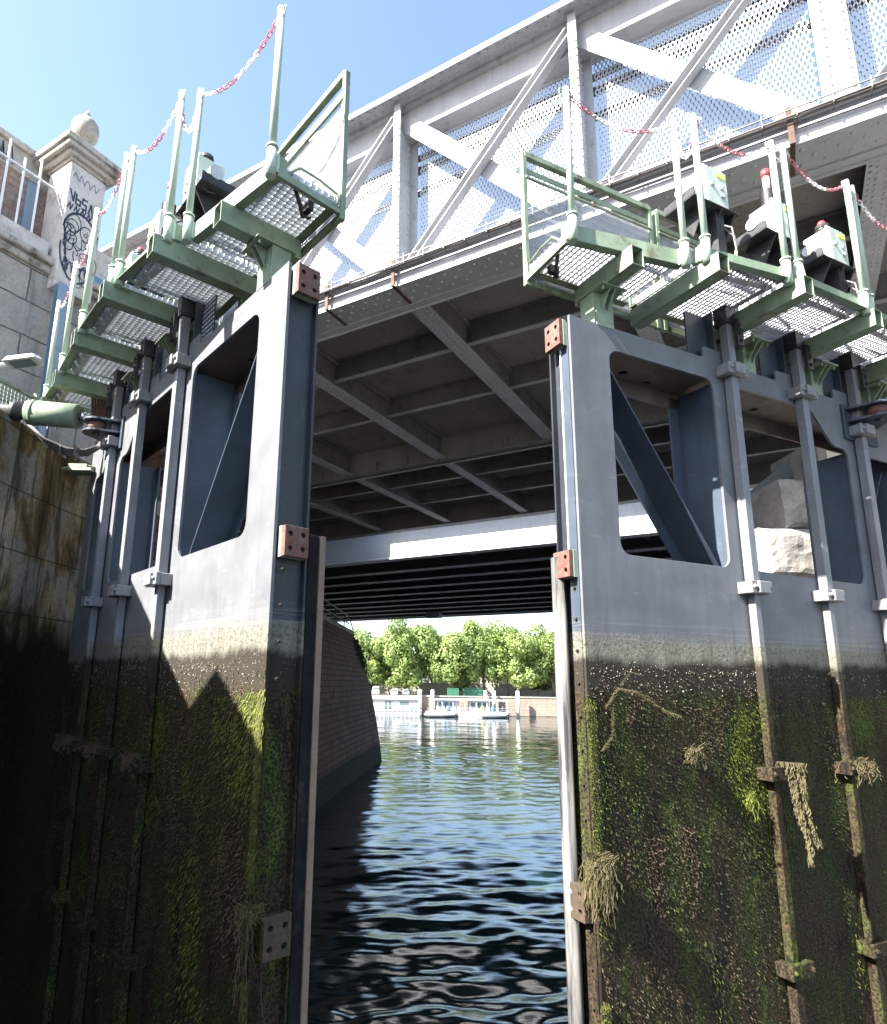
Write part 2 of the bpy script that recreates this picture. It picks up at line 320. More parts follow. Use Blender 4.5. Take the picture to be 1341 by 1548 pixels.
# ---------------------------------------------------------------- mesh builder
class MB:
    def __init__(s, f=None): s.v = []; s.f = []; s.mi = []; s.uv = {}; s.T = f or (lambda p: p); s.cur = 0; s.sm = []; s.smooth = False
    def add(s, vs, fs):
        o = len(s.v)
        s.v += [tuple(s.T(p)) for p in vs]
        for q in fs:
            s.f.append(tuple(i+o for i in q)); s.mi.append(s.cur); s.sm.append(s.smooth)
    def box(s, x0, x1, y0, y1, z0, z1):
        s.add([(x, y, z) for x in (x0, x1) for y in (y0, y1) for z in (z0, z1)],
              [(0, 1, 3, 2), (4, 6, 7, 5), (0, 4, 5, 1), (2, 3, 7, 6), (0, 2, 6, 4), (1, 5, 7, 3)])
    def bar(s, p, q, w_, h_, up=(0, 0, 1), roll=0):
        p = Vector(p); q = Vector(q); d = (q-p).normalized(); u = Vector(up)
        if abs(d.dot(u)) > 0.98: u = Vector((0, 1, 0))
        a = d.cross(u).normalized(); b = a.cross(d).normalized()
        if roll: a, b = a*math.cos(roll)+b*math.sin(roll), b*math.cos(roll)-a*math.sin(roll)
        vs = []
        for e in (p, q):
            for i, j in ((-1, -1), (1, -1), (1, 1), (-1, 1)): vs.append(e+a*(w_/2*i)+b*(h_/2*j))
        s.add(vs, [(0, 3, 2, 1), (4, 5, 6, 7), (0, 1, 5, 4), (1, 2, 6, 5), (2, 3, 7, 6), (3, 0, 4, 7)])
    def tube(s, pts, r, n=8, cap=True, close=False):
        pts = [Vector(p) for p in pts]; N = len(pts); rs = r if hasattr(r, '__len__') else [r]*N
        vs = []; pa = None
        for i, p in enumerate(pts):
            if close: d = pts[(i+1) % N]-pts[i-1]
            else: d = pts[min(i+1, N-1)]-pts[max(i-1, 0)]
            d.normalize()
            if pa is None:
                u = Vector((0, 0, 1)) if abs(d.z) < 0.9 else Vector((1, 0, 0)); a = d.cross(u).normalized()
            else: a = (pa-d*pa.dot(d)).normalized()
            pa = a; b = d.cross(a)
            for k in range(n):
                t = 2*math.pi*k/n; vs.append(p+(a*math.cos(t)+b*math.sin(t))*rs[i])
        fs = []
        for i in range(N if close else N-1):
            for k in range(n):
                i2 = (i+1) % N
                fs.append((i*n+k, i*n+(k+1) % n, i2*n+(k+1) % n, i2*n+k))
        if cap and not close:
            fs.append(tuple(range(n))[::-1]); fs.append(tuple((N-1)*n+k for k in range(n)))
        s.add(vs, fs)
        if n > 6:
            for j in range(len(fs)): s.sm[len(s.f)-len(fs)+j] = len(fs[j]) == 4
    def lathe(s, c, prof, n=20):
        pts = [(c[0], c[1], c[2]+z) for r, z in prof]; s_ = s.smooth; s.smooth = True
        vs = []
        for r, z in prof:
            for k in range(n):
                t = 2*math.pi*k/n; vs.append((c[0]+r*math.cos(t), c[1]+r*math.sin(t), c[2]+z))
        fs = [(i*n+k, i*n+(k+1) % n, (i+1)*n+(k+1) % n, (i+1)*n+k) for i in range(len(prof)-1) for k in range(n)]
        fs += [tuple(range(n))[::-1], tuple((len(prof)-1)*n+k for k in range(n))]
        s.add(vs, fs); s.smooth = s_
    def plate(s, loops, place, t):
        """loops: outer then holes, 2-D; place(a,b,c)->xyz, thickness c in 0..t"""
        L = [[Vector((a, b, 0)) for a, b in lp] for lp in loops]
        tri = tessellate_polygon(L); flat = [p for lp in L for p in lp]; n = len(flat)
        vs = [place(p.x, p.y, 0) for p in flat]+[place(p.x, p.y, t) for p in flat]
        fs = [tuple(q) for q in tri]+[tuple(i+n for i in q[::-1]) for q in tri]
        o = 0
        for lp in L:
            m_ = len(lp)
            for i in range(m_): fs.append((o+i, o+(i+1) % m_, n+o+(i+1) % m_, n+o+i))
            o += m_
        s.add(vs, fs)
    def rivet(s, p, nrm, r=0.022, h=0.016):
        p = Vector(p); nn = Vector(nrm).normalized(); u = Vector((0, 0, 1)) if abs(nn.z) < 0.9 else Vector((1, 0, 0))
        a = nn.cross(u).normalized(); b = nn.cross(a)
        vs = []
        for rr, hh in ((1, 0), (0.75, 0.7)):
            for k in range(6):
                t = math.pi*k/3; vs.append(p+(a*math.cos(t)+b*math.sin(t))*(r*rr)+nn*(h*hh))
        vs.append(p+nn*h)
        s.add(vs, [(k, (k+1) % 6, 6+(k+1) % 6, 6+k) for k in range(6)]+[(6+k, 6+(k+1) % 6, 12) for k in range(6)])
    def build(s, name, mats, parent=None, recalc=True, bevel=0, loc=None):
        me = bpy.data.meshes.new(name); me.from_pydata(s.v, [], s.f)
        if not isinstance(mats, (list, tuple)): mats = [mats]
        for q in mats: me.materials.append(M[q] if isinstance(q, str) else q)
        me.polygons.foreach_set('material_index', s.mi); me.polygons.foreach_set('use_smooth', s.sm)
        if s.uv:
            lay = me.uv_layers.new(name='UVMap')
            for lp in me.loops: lay.data[lp.index].uv = s.uv.get(lp.vertex_index, (0, 0))
        if recalc:
            bm = bmesh.new(); bm.from_mesh(me); bmesh.ops.recalc_face_normals(bm, faces=bm.faces); bm.to_mesh(me); bm.free()
        o = bpy.data.objects.new(name, me); col.objects.link(o)
        if parent: o.parent = parent
        if loc: o.location = loc
        if bevel:
            b = o.modifiers.new('bevel', 'BEVEL'); b.width = bevel; b.segments = 1; b.limit_method = 'ANGLE'; b.angle_limit = R(50)
        return o

def tag(o, label=None, cat=None, group=None, kind=None):
    if label: o['label'] = label
    if cat: o['category'] = cat
    if group: o['group'] = group
    if kind: o['kind'] = kind
    return o
def empty(name, loc, rz=0, label=None, cat=None, group=None):
    o = bpy.data.objects.new(name, None); col.objects.link(o); o.location = loc; o.rotation_euler = (0, 0, rz)
    o.empty_display_size = 0.2
    return tag(o, label, cat, group)
def kids(o): return [c for c in o.children]
def copy_tree(o, parent=None):
    c = o.copy(); col.objects.link(c); c.parent = parent
    for ch in kids(o): copy_tree(ch, c)
    return c
def fillet(poly, rads, n=5):
    out = []; N = len(poly)
    for i in range(N):
        r = rads[i] if hasattr(rads, '__len__') else rads
        p = Vector(poly[i]); a = Vector(poly[i-1]); b = Vector(poly[(i+1) % N])
        if r <= 0: out.append((p.x, p.y)); continue
        da = (a-p).normalized(); db = (b-p).normalized()
        ang = da.angle(db)/2; t = min(r/math.tan(ang), (a-p).length*0.49, (b-p).length*0.49); rr = t*math.tan(ang)
        c = p+(da+db).normalized()*(rr/math.sin(ang))
        v0 = p+da*t-c; v1 = p+db*t-c
        a0 = math.atan2(v0.y, v0.x); a1 = math.atan2(v1.y, v1.x); dd = (a1-a0+math.pi) % (2*math.pi)-math.pi
        for k in range(n+1):
            t_ = a0+dd*k/n; out.append((c.x+rr*math.cos(t_), c.y+rr*math.sin(t_)))
    return out

# ---------------------------------------------------------------- the setting
def build_water():
    def axis(lo, hi, f0, f1, step, grow):
        mid = list(np.arange(f0, f1, step)); a = []; x = f0; s_ = step
        while x > lo: s_ *= grow; x -= s_; a.append(x)
        b = []; x = mid[-1]; s_ = step
        while x < hi: s_ *= grow; x += s_; b.append(x)
        return np.array(a[::-1]+mid+b)
    xs = axis(-700, 900, -4.0, 6.0, 0.05, 1.022)
    ys = axis(-200, 101.2, 8.0, 13.0, 0.04, 1.0055); ys = ys[ys < 103]
    Xg, Yg = np.meshgrid(xs, ys)
    dx = np.gradient(xs)[None, :]; dy = np.gradient(ys)[:, None]
    H = np.zeros_like(Xg); g = np.random.RandomState(4)
    for i in range(46):
        lam = 0.28*(1.085**i)*(0.9+0.2*g.rand())
        if lam > 9: break
        th = g.normal(math.pi*0.47, 0.48); kx = 2*math.pi/lam*math.cos(th); ky = 2*math.pi/lam*math.sin(th)
        slope = 0.028 if lam < 0.5 else (0.052 if lam < 1.6 else 0.019)
        amp = slope*lam/(2*math.pi)*(1.0 if lam < 3 else 0.7)
        att = np.clip((lam/(2.8*np.maximum(dx*.45+0*dy, 0*dx+dy))-0.5)*1.5, 0, 1)
        ph = g.rand()*6.28
        warp = 0.7*np.sin(Xg*0.37+i)+0.6*np.sin(Yg*0.29+2*i)
        H += amp*att*np.sin(kx*Xg+ky*Yg+ph+warp)
    env = (0.75+0.35*np.sin(Xg*0.21+1)*np.sin(Yg*0.17))*(0.50+0.8/(1+np.exp((Yg-12.5)/1.3)))
    Zg = WATER+H*env
    nv = Xg.size; me = bpy.data.meshes.new('water')
    co = np.stack([Xg, Yg, Zg], -1).reshape(-1, 3)
    ny, nx = Xg.shape
    i = np.arange(nv).reshape(ny, nx)
    q = np.stack([i[:-1, :-1], i[:-1, 1:], i[1:, 1:], i[1:, :-1]], -1).reshape(-1, 4)
    me.vertices.add(nv); me.vertices.foreach_set('co', co.ravel())
    me.loops.add(q.size); me.loops.foreach_set('vertex_index', q.ravel().astype(np.int32))
    me.polygons.add(len(q)); me.polygons.foreach_set('loop_start', (np.arange(len(q))*4).astype(np.int32))
    me.polygons.foreach_set('loop_total', np.full(len(q), 4, np.int32))
    me.polygons.foreach_set('use_smooth', np.ones(len(q), bool))
    me.update(); me.validate(); me.materials.append(M['water'])
    o = bpy.data.objects.new('water', me); col.objects.link(o); tag(o, kind='structure')
build_water()
g = MB(); g.add([(-1500, 101.8, -2.2), (1500, 101.8, -2.2), (1500, 2600, -2.2), (-1500, 2600, -2.2)], [(0, 1, 2, 3)])
tag(g.build('ground', 'ground', recalc=False), kind='structure')
g = MB(); g.add([(-1500, -300, -9), (1500, -300, -9), (1500, 120, -9), (-1500, 120, -9)], [(0, 1, 2, 3)])
tag(g.build('riverbed', 'ground', recalc=False), kind='structure')

# bridge frame: X along the bridges (to the right), Y across them (away), origin under the camera
BR = R(-31.4)
bX = Vector((math.cos(BR), math.sin(BR), 0)); bY = Vector((-math.sin(BR), math.cos(BR), 0))
def bw(x, y, z=0): return bX*x+bY*y+Vector((0, 0, z))

def wall_sheet(mb, base, top, z0, z1, close_top=None, u0=0.0):
    """strip wall between two polylines with UVs in metres"""
    n = len(base); o = len(mb.v); L = u0; uv = []
    rows = 12
    for i in range(n):
        if i: L += (Vector(base[i])-Vector(base[i-1])).length
        for r_ in range(rows+1):
            t = r_/rows; p = Vector(base[i]).lerp(Vector(top[i]), t**0.8 if False else t)
            mb.v.append((p.x, p.y, z0+(z1[i]-z0)*t if hasattr(z1, '__len__') else z0+(z1-z0)*t)); mb.uv[len(mb.v)-1] = (L, mb.v[-1][2])
    for i in range(n-1):
        for r_ in range(rows):
            a = o+i*(rows+1)+r_; b = a+rows+1
            mb.f.append((a, b, b+1, a+1)); mb.mi.append(mb.cur); mb.sm.append(False)

def left_walls():
    # lock side wall by the camera with a raised block at its near end (its top edge shades the gate)
    m_ = MB()
    p = [(-3.98, -14), (-3.98, 1), (-3.93, 5.2), (-3.9, 6.1), (-3.82, 7.0), (-3.72, 7.55), (-5.2, 7.8)]
    wall_sheet(m_, p, [(-3.99, -14), (-3.99, 1), (-3.95, 5.2), (-3.92, 6.1), (-3.86, 7.0), (-3.80, 7.55), (-5.2, 7.8)], -8, 2.55)
    o = len(m_.v)
    top = [(-3.99, -14), (-3.99, 1), (-3.95, 5.2), (-3.92, 6.1), (-3.86, 7.0), (-3.80, 7.55), (-5.2, 7.8), (-5.4, -14)]
    m_.v += [(x, y, 2.55) for x, y in top]
    for i, (x, y) in enumerate(top): m_.uv[o+i] = (x, y)
    m_.f.append(tuple(range(o, o+8))); m_.mi.append(0); m_.sm.append(False)
    w_ = m_.build('lock_wall', 'lockconcrete')
    tag(w_, 'stained concrete lock wall beside the left gate, black with weed below the water mark', 'wall')
    k = MB(); k.add([(-4.45, -14, 2.56), (-3.97, -14, 2.56), (-3.97, 2.78, 2.56), (-4.45, 2.78, 2.56),
                     (-4.45, -14, 3.05), (-3.97, -14, 3.05), (-3.97, 2.36, 3.05), (-4.45, 2.36, 3.05)],
                    [(0, 3, 2, 1), (4, 5, 6, 7), (0, 1, 5, 4), (1, 2, 6, 5), (2, 3, 7, 6), (3, 0, 4, 7)])
    k.build('kerb_block', 'concrete', w_)
    # platform on top of the wall
    g = MB(); g.add([(-5.39, -14, 2.55), (-5.19, 7.8, 2.55), (-4.9, 12, 2.55), (-30, 26, 2.55), (-40, -14, 2.55)], [(0, 1, 2, 3, 4)])
    tag(g.build('lockside_ground', 'concrete', recalc=False), kind='structure')
    # masonry pier running out under the bridges, battered, with a rounded nose
    base = [(-5.2, 7.8), (-4.7, 9), (-4.5, 12), (-3.9, 19), (-3.15, 26.3), (-2.2, 34), (-1.25, 40.5), (-0.95, 42.4), (-0.80, 43.6), (-0.95, 44.9), (-1.5, 46.2), (-2.6, 47.3), (-4.5, 48.2), (-12, 50), (-30, 54)]
    bat = [0, 0, 0.05, 0.5, 0.95, 1.5, 2.0, 2.15, 2.25, 2.25, 2.2, 2.1, 2, 1, 0]
    base_s, bat_s = [], []
    for i in range(len(base)-1):
        k_ = max(1, int((Vector(base[i+1])-Vector(base[i])).length/1.5))
        for j in range(k_):
            t = j/k_; base_s.append(tuple(Vector(base[i]).lerp(Vector(base[i+1]), t))); bat_s.append(bat[i]*(1-t)+bat[i+1]*t)
    base_s.append(base[-1]); bat_s.append(0)
    m_ = MB(); n = len(base_s); rows = 14; o = 0; L = 0
    tops = []
    for i in range(n):
        a = Vector(base_s[max(i-1, 0)]); b = Vector(base_s[min(i+1, n-1)]); t = (b-a).normalized(); nl = Vector((-t.y, t.x))
        if i: L += (Vector(base_s[i])-Vector(base_s[i-1])).length
        for r_ in range(rows+1):
            q = r_/rows; z = -6.5+(9.45)*q
            prof = (0.55*q+0.45*q**3)
            pp = Vector(base_s[i])+nl*bat_s[i]*prof
            jit = 0.0
            m_.v.append((pp.x, pp.y, z)); m_.uv[len(m_.v)-1] = (L, z)
        tops.append((pp.x, pp.y))
    for i in range(n-1):
        for r_ in range(rows):
            a = i*(rows+1)+r_; b = a+rows+1
            m_.f.append((a, b, b+1, a+1)); m_.mi.append(0); m_.sm.append(False)
    o = len(m_.v); m_.v += [(x, y, 2.95) for x, y in tops]+[(-30, 14, 2.95)]
    for i in range(o, len(m_.v)): m_.uv[i] = (m_.v[i][0], m_.v[i][1])
    m_.f.append(tuple(range(o, len(m_.v)))); m_.mi.append(0); m_.sm.append(False)
    pier = m_.build('stone_pier', 'pierstone')
    tag(pier, 'battered reddish stone pier with a rounded nose running out under the bridges', 'pier')
    c = MB()
    for i in range(n-1):
        a = Vector(tops[i]); b = Vector(tops[i+1]); d = (b-a).normalized(); nl = Vector((-d.y, d.x))
        c.add([(*(a-nl*0.06), 2.965), (*(b-nl*0.06), 2.965), (*(b+nl*0.5), 2.965), (*(a+nl*0.5), 2.965),
               (*(a-nl*0.06), 3.22), (*(b-nl*0.06), 3.22), (*(b+nl*0.5), 3.22), (*(a+nl*0.5), 3.22)],
              [(0, 1, 2, 3), (4, 7, 6, 5), (0, 4, 5, 1), (2, 6, 7, 3), (0, 3, 7, 4), (1, 5, 6, 2)])
    c.build('coping', 'coping', pier)
    # ivy hanging on the nose
    iv = MB(); r2 = random.Random(3)
    idx = [i for i in range(n) if base_s[i][1] > 40.6 and base_s[i][1] < 45.5 and base_s[i][0] > -2]
    for k_ in range(700):
        i = r2.choice(idx); x, y = base_s[i]; zz = r2.triangular(0.4, 2.9, 2.2)
        q = (zz+6.5)/9.45; px = x-bat_s[i]*(0.55*q+0.45*q**3)+r2.uniform(-0.02, 0.16); py = y+r2.uniform(-0.9, 0.9)
        leafquad(iv, (px, py, zz), 0.10, r2)
    ivo = iv.build('ivy', 'leaf_dark', recalc=False); tag(ivo, 'dark ivy hanging over the rounded nose of the stone pier', 'ivy')
    # railing on the pier
    rl = empty('railing', (0, 0, 0), 0, 'thin dark green railing on top of the stone pier', 'railing')
    rp = [Vector((tops[i][0], tops[i][1], 3.2)) for i in range(n) if 12 < base_s[i][1] < 42.5]
    rp = [p_-Vector((0.25, 0, 0)) for p_ in rp]
    for p_ in rp[::2]:
        k = MB(); k.bar(p_, p_+Vector((0, 0, 1.0)), 0.07, 0.07); k.build('post', 'roadbeam', rl)
    k = MB()
    for hh in (0.98, 0.5):
        k.tube([p_+Vector((0, 0, hh)) for p_ in rp]+([rp[-1]+Vector((0.2, 1.2, 0.2))] if hh > 0.9 else []), 0.04, 6)
    k.build('rail', 'roadbeam', rl)

def leafquad(mb, c, s_, r2, bias=None):
    a = Vector((r2.gauss(0, 1), r2.gauss(0, 1), r2.gauss(0, 1))).normalized()
    if bias is not None: a = (a*.55+bias).normalized()
    b = a.orthogonal().normalized(); b = (Matrix.Rotation(r2.uniform(0, 6.28), 3, a) @ b); c_ = a.cross(b)
    s1 = s_*r2.uniform(0.6, 1.3); s2 = s1*r2.uniform(0.5, 0.9); C = Vector(c)
    mb.add([C-b*s1, C-c_*s2*0.8+b*s1*0.1, C+b*s1, C+c_*s2+b*s1*0.1], [(0, 1, 2, 3)])
left_walls()

# ---------------------------------------------------------------- right bank masonry
def right_walls():
    r2 = random.Random(5)
    # roughly dressed stone stump seen through the right gate
    st = empty('stone_buttress', (0, 0, 0), 0, 'rough white stone buttress of big blocks behind the right gate', 'wall')
    # courses of big rough blocks, end at the left px edge
    ys0 = 9.3
    z = -6.0; ci = 0
    while z < 3.6:
        h = 0.78 if z > -1 else 1.2
        x = 5.38+r2.uniform(-0.04, 0.04)+(0.0 if z < 1.9 else (z-2.0)*1.1)
        first = True
        while x < 9.5:
            wd = r2.uniform(1.1, 1.7)
            k = MB(); nn = 11
            # face grid displaced
            vs = []; fs = []
            def P(i, j, back):
                u = i/nn; v_ = j/nn
                rx = 0.05 if i in (0, nn) else 0; rz = 0.04 if j in (0, nn) else 0
                px = x+0.012+(wd-0.024)*u; pz = z+0.012+(h-0.024)*v_
                bulge = -0.05*(1-(2*u-1)**6)*(1-(2*v_-1)**6)+r2.uniform(-0.008, 0.008)
                from mathutils import noise as NZ
                q_ = Vector((px, ci*3.3, pz)); e_ = max(abs(2*u-1), abs(2*v_-1))**8
                dsp = .025*NZ.noise(q_*1.7)+.02*NZ.noise(q_*5)+.012*NZ.noise(q_*14)+.035*e_
                w_ = Vector((px, 0, pz)); jx = .05*NZ.noise(w_*2+Vector((9, 0, 0))); jz = .05*NZ.noise(w_*2+Vector((0, 9, 0)))
                return (px+jx, ys0+(1.6 if back else bulge+dsp)+0.1*(px-5.4), pz+jz)
            fr = [P(i, j, False) for j in range(nn+1) for i in range(nn+1)]
            bk = [(fr[c_][0], ys0+1.6, fr[c_][2]) for c_ in (0, nn, (nn+1)*(nn+1)-1, nn*(nn+1))]
            q = [(j*(nn+1)+i, j*(nn+1)+i+1, (j+1)*(nn+1)+i+1, (j+1)*(nn+1)+i) for j in range(nn) for i in range(nn)]
            N = len(fr)
            b_ = [i for i in range(nn+1)]; t_ = [nn*(nn+1)+i for i in range(nn+1)]; l_ = [j*(nn+1) for j in range(nn+1)]; r__ = [j*(nn+1)+nn for j in range(nn+1)]
            q += [tuple(b_[::-1])+(N, N+1), tuple(t_)+(N+2, N+3), tuple(l_)+(N+3, N), tuple(r__[::-1])+(N+1, N+2), (N, N+3, N+2, N+1)]
            k.add(fr+bk, q)
            if z+h > -1.2 and x < 8:
                k.build('stone_block', 'rock', st)
            else:
                bulk.add(k.v, k.f)
            x += wd; first = False
        z += h; ci += 1
    bulk.build('lower_masonry', 'rock', st)
    # right lock wall beyond the heel, pale in the sun
    m_ = MB(); wall_sheet(m_, [(5.45, 5.2), (5.5, 6.2), (5.75, 8.7), (9.5, 8.9)], [(5.45, 5.2), (5.5, 6.2), (5.75, 8.7), (9.5, 8.9)], -8, 2.2)
    o = len(m_.v); m_.v += [(5.45, 5.2, 2.2), (5.5, 6.2, 2.2), (5.75, 8.7, 2.2), (9.5, 8.9, 2.2), (9.5, 5.2, 2.2)]
    for i in range(o, o+5): m_.uv[i] = (m_.v[i][0], m_.v[i][1])
    m_.f.append(tuple(range(o, o+5))); m_.mi.append(0); m_.sm.append(False)
    tag(m_.build('quoin_wall', 'concrete'), 'pale concrete wall end behind the heel of the right gate', 'wall')
    # tall pale wall far right
    m_ = MB(); m_.box(6.3, 9.6, 8.98, 9.18, 2.25, 3.8)
    tag(m_.build('end_wall', 'concrete'), 'pale plastered wall at the far right beyond the gate, under the bridge', 'wall')
    # green frame beside the buttress
    gf = empty('steel_frame', (0, 0, 0), 0, 'dark green steel frame leaning on the stone buttress under the bridge', 'frame')
    k = MB(); k.bar((5.75, 10.6, 2.2), (5.75, 10.6, 4.55), 0.22, 0.16); k.build('upright', 'roadbeam', gf, bevel=0.005)
    k = MB(); k.bar((5.68, 10.6, 4.5), (7.4, 10.3, 4.75), 0.16, 0.18); k.build('top_beam', 'roadbeam', gf, bevel=0.005)
    k = MB(); k.bar((5.1, 10.9, 2.35), (7.2, 10.2, 4.1), 0.10, 0.26); k.build('sloping_beam', 'roadbeam', gf, bevel=0.005)
bulk = MB()
right_walls()

# ---------------------------------------------------------------- upper left quay: retaining wall, pillar, fence, brick wall
def upper_left():
    rw = empty('retaining_wall', bw(-10.5, 0, 0), BR, 'grey ashlar retaining wall with a projecting ledge, upper left', 'wall')
    k = MB(); k.v = [(0, -14, 2.46), (0, 7.3, 2.46), (0, 7.3, 7.0), (0, -14, 7.0)]
    k.uv = {0: (0, 2.46), 1: (21.3, 2.46), 2: (21.3, 7.0), 3: (0, 7.0)}; k.f = [(0, 1, 2, 3)]; k.mi = [0]; k.sm = [False]
    k.build('ashlar_face', 'ashlar', rw, recalc=False)
    k = MB(); k.box(-1.2, 0.16, -14, 7.3, 7.0, 7.13); k.box(-1.2, 0.07, -14, 7.3, 6.86, 7.0); k.build('ledge', 'coping', rw, bevel=0.02)
    k = MB(); k.box(-1.15, 0.02, -14, 5.2, 7.133, 7.45); k.build('plinth', 'pillarstone_obj', rw)
    k = MB(); k.tube([(0.05, 4.3, 6.8), (0.05, 4.35, 6.2), (0.05, 4.2, 5.4), (0.05, 4.25, 4.0), (0.05, 4.1, 2.6)], 0.025, 6)
    for z in (6.3, 5.7, 5.1, 4.5, 3.9, 3.2): k.box(0.0, 0.1, 4.17, 4.33, z, z+0.03)
    tag(k.build('cable_conduit', 'cable', None), 'thin dark conduit clipped down the grey ashlar wall', 'conduit')
    cc = bpy.data.objects['cable_conduit']; cc.location = bw(-10.5, 0, 0); cc.rotation_euler = (0, 0, BR)
    # brick wall behind the fence
    bk = empty('brick_wall', bw(-11.25, 0, 0), BR, 'brick wall with a graffitied pale coping band behind the white fence', 'wall')
    k = MB(); k.v = [(0, -14, 7.0), (0, 5.6, 7.0), (0, 5.6, 8.95), (0, -14, 8.95)]
    k.uv = {0: (0, 7), 1: (19.2, 7), 2: (19.2, 8.95), 3: (0, 8.95)}; k.f = [(0, 1, 2, 3)]; k.mi = [0]; k.sm = [False]
    k.build('brick_face', 'brick', bk, recalc=False)
    k = MB(); k.box(-0.5, 0.05, -14, 5.6, 8.96, 9.42); k.build('pale_band', 'concrete', bk)
    k = MB(); k.box(-0.55, 0.12, -14, 5.6, 9.423, 9.56); k.build('coping', 'coping', bk, bevel=0.02)
    k = MB(); k.box(-0.3, 0.06, 5.04, 5.22, 7.0, 8.93); k.build('end_pier', 'bluegrey', bk)
    # scrawls on the pale band
    k = MB(); r2 = random.Random(2)
    for t in range(8):
        y = 4.7-t*0.62
        pts = [(0.062, y-q*0.05+r2.uniform(-.03, .03), 9.02+0.34*((q % 2) if q < 5 else r2.random())) for q in range(8)]
        for a, b in zip(pts, pts[1:]): k.bar(a, b, 0.006, 0.035, (1, 0, 0))
    k.build('graffiti', 'ink', bk)
    # white fence
    fe = empty('white_fence', bw(-10.62, 0, 0), BR, 'white vertical bar fence on the ledge of the retaining wall', 'fence')
    for i in range(46):
        y = 4.95-i*0.27
        k = MB(); k.tube([(0, y, 7.2), (0, y, 8.72+(0.12 if i % 2 else 0.28))], 0.021, 6); k.build('bar', 'white', fe)
    for z in (8.62, 7.50):
        k = MB(); k.bar((0, -8, z), (0, 5.2, z), 0.05, 0.03); k.build('rail', 'white', fe)
    # pillar
    pl = empty('stone_pillar', bw(-10.62, 5.62, 0), BR, 'square stone pillar covered in graffiti, with a ball finial on its cap', 'pillar')
    k = MB(); k.box(-0.42, 0.42, -0.42, 0.42, 6.6, 9.12); k.build('shaft', 'pillarstone_obj', pl, bevel=0.015)
    k = MB()
    for (e, z0, z1) in ((0.46, 9.12, 9.18), (0.55, 9.18, 9.27), (0.66, 9.27, 9.36), (0.72, 9.36, 9.47)):
        k.box(-e, e, -e, e, z0, z1+0.001)
    k.add([(-.70, -.70, 9.47), (.70, -.70, 9.47), (.70, .70, 9.47), (-.70, .70, 9.47), (-.25, -.25, 9.56), (.25, -.25, 9.56), (.25, .25, 9.56), (-.25, .25, 9.56)],
          [(0, 3, 2, 1), (4, 5, 6, 7), (0, 1, 5, 4), (1, 2, 6, 5), (2, 3, 7, 6), (3, 0, 4, 7)])
    k.build('cap', 'coping', pl, bevel=0.012)
    k = MB(); k.lathe((0, 0, 9.55), [(0.26, 0), (0.26, 0.16), (0.2, 0.22), (0.13, 0.30), (0.12, 0.38), (0.18, 0.44), (0.235, 0.54), (0.25, 0.66), (0.235, 0.78), (0.17, 0.88), (0.09, 0.93), (0.05, 0.95), (0.07, 1.0), (0.04, 1.08), (0.01, 1.12)], 24)
    k.build('ball_finial', 'ball', pl).scale = (1.2, 1.2, 1)
    pl.scale = (.82, .82, 1)
    def stroke(k, pts, w_=0.016, x=0.4235, n=10):
        P = [Vector((x, a, b)) for a, b in pts]
        Q = []
        for i in range(len(P)-1):
            p0 = P[max(i-1, 0)]; p1 = P[i]; p2 = P[i+1]; p3 = P[min(i+2, len(P)-1)]
            for j in range(n):
                t = j/n; Q.append(0.5*((2*p1)+(-p0+p2)*t+(2*p0-5*p1+4*p2-p3)*t*t+(-p0+3*p1-3*p2+p3)*t**3))
        Q.append(P[-1])
        for a, b in zip(Q, Q[1:]): k.bar(a, b, 0.004, w_, (0, 0, 1)) if abs((b-a).normalized().z) < 0.9 else k.bar(a, b, 0.004, w_, (0, 1, 0), math.pi/2)
    # loose loops and tags (face y -0.4..0.4, z 6.7..9.1)
    def bars(k, pts, w_):
        for (a, b), (c, d) in zip(pts, pts[1:]):
            p = Vector((0.424, a, b)); q = Vector((0.424, c, d)); t = (q-p).normalized(); s_ = Vector((0, -t.z, t.y))*w_/2
            X = Vector((0.002, 0, 0)); p -= t*w_*0.3; q += t*w_*0.3
            vs = [p-s_-X, q-s_-X, q+s_-X, p+s_-X, p-s_+X, q-s_+X, q+s_+X, p+s_+X]
            k.add(vs, [(0, 3, 2, 1), (4, 5, 6, 7), (0, 1, 5, 4), (1, 2, 6, 5), (2, 3, 7, 6), (3, 0, 4, 7)])
    def arc(cx, cz, rx, rz, a0, a1, n=14): return [(cx+rx*math.cos(R(a0+(a1-a0)*i/n)), cz+rz*math.sin(R(a0+(a1-a0)*i/n))) for i in range(n+1)]
    k = MB()
    bars(k, [(-.34+.045*i, 8.86+0.06*math.sin(i*1.9)+(0.03 if i % 3 else -.02)) for i in range(15)], 0.012)
    k.build('purple_tag', 'inkpurple', pl)
    k = MB()
    r2 = random.Random(8)
    for i, ch in enumerate([[(0, .2), (.09, 0), (.11, .2)], [(0, .19), (0, 0), (.1, 0), (0.1, .1), (0, .1)], [(.1, .2), (0, .2), (0, .1), (.09, .1), (.09, 0), (0, 0)], [(0, 0), (.05, .2), (.1, 0)], [(.1, .18), (0, .2), (.02, .1), (.1, .07), (.08, 0), (0, .02)]]):
        bars(k, [(-.36+i*.15+a, 8.36-.02*i+b) for a, b in ch], 0.035)
    bars(k, arc(-.02, 7.75, .38, .44, 25, 175), 0.045)
    bars(k, arc(-.02, 7.45, .40, .62, 178, 330), 0.035)
    bars(k, arc(-.2, 7.88, .13, .13, 0, 360), 0.018); bars(k, arc(.12, 7.86, .15, .15, -20, 320), 0.018)
    bars(k, arc(-.22, 7.86, .03, .03, 0, 360, 8), 0.014); bars(k, arc(.1, 7.84, .035, .035, 0, 360, 8), 0.014)
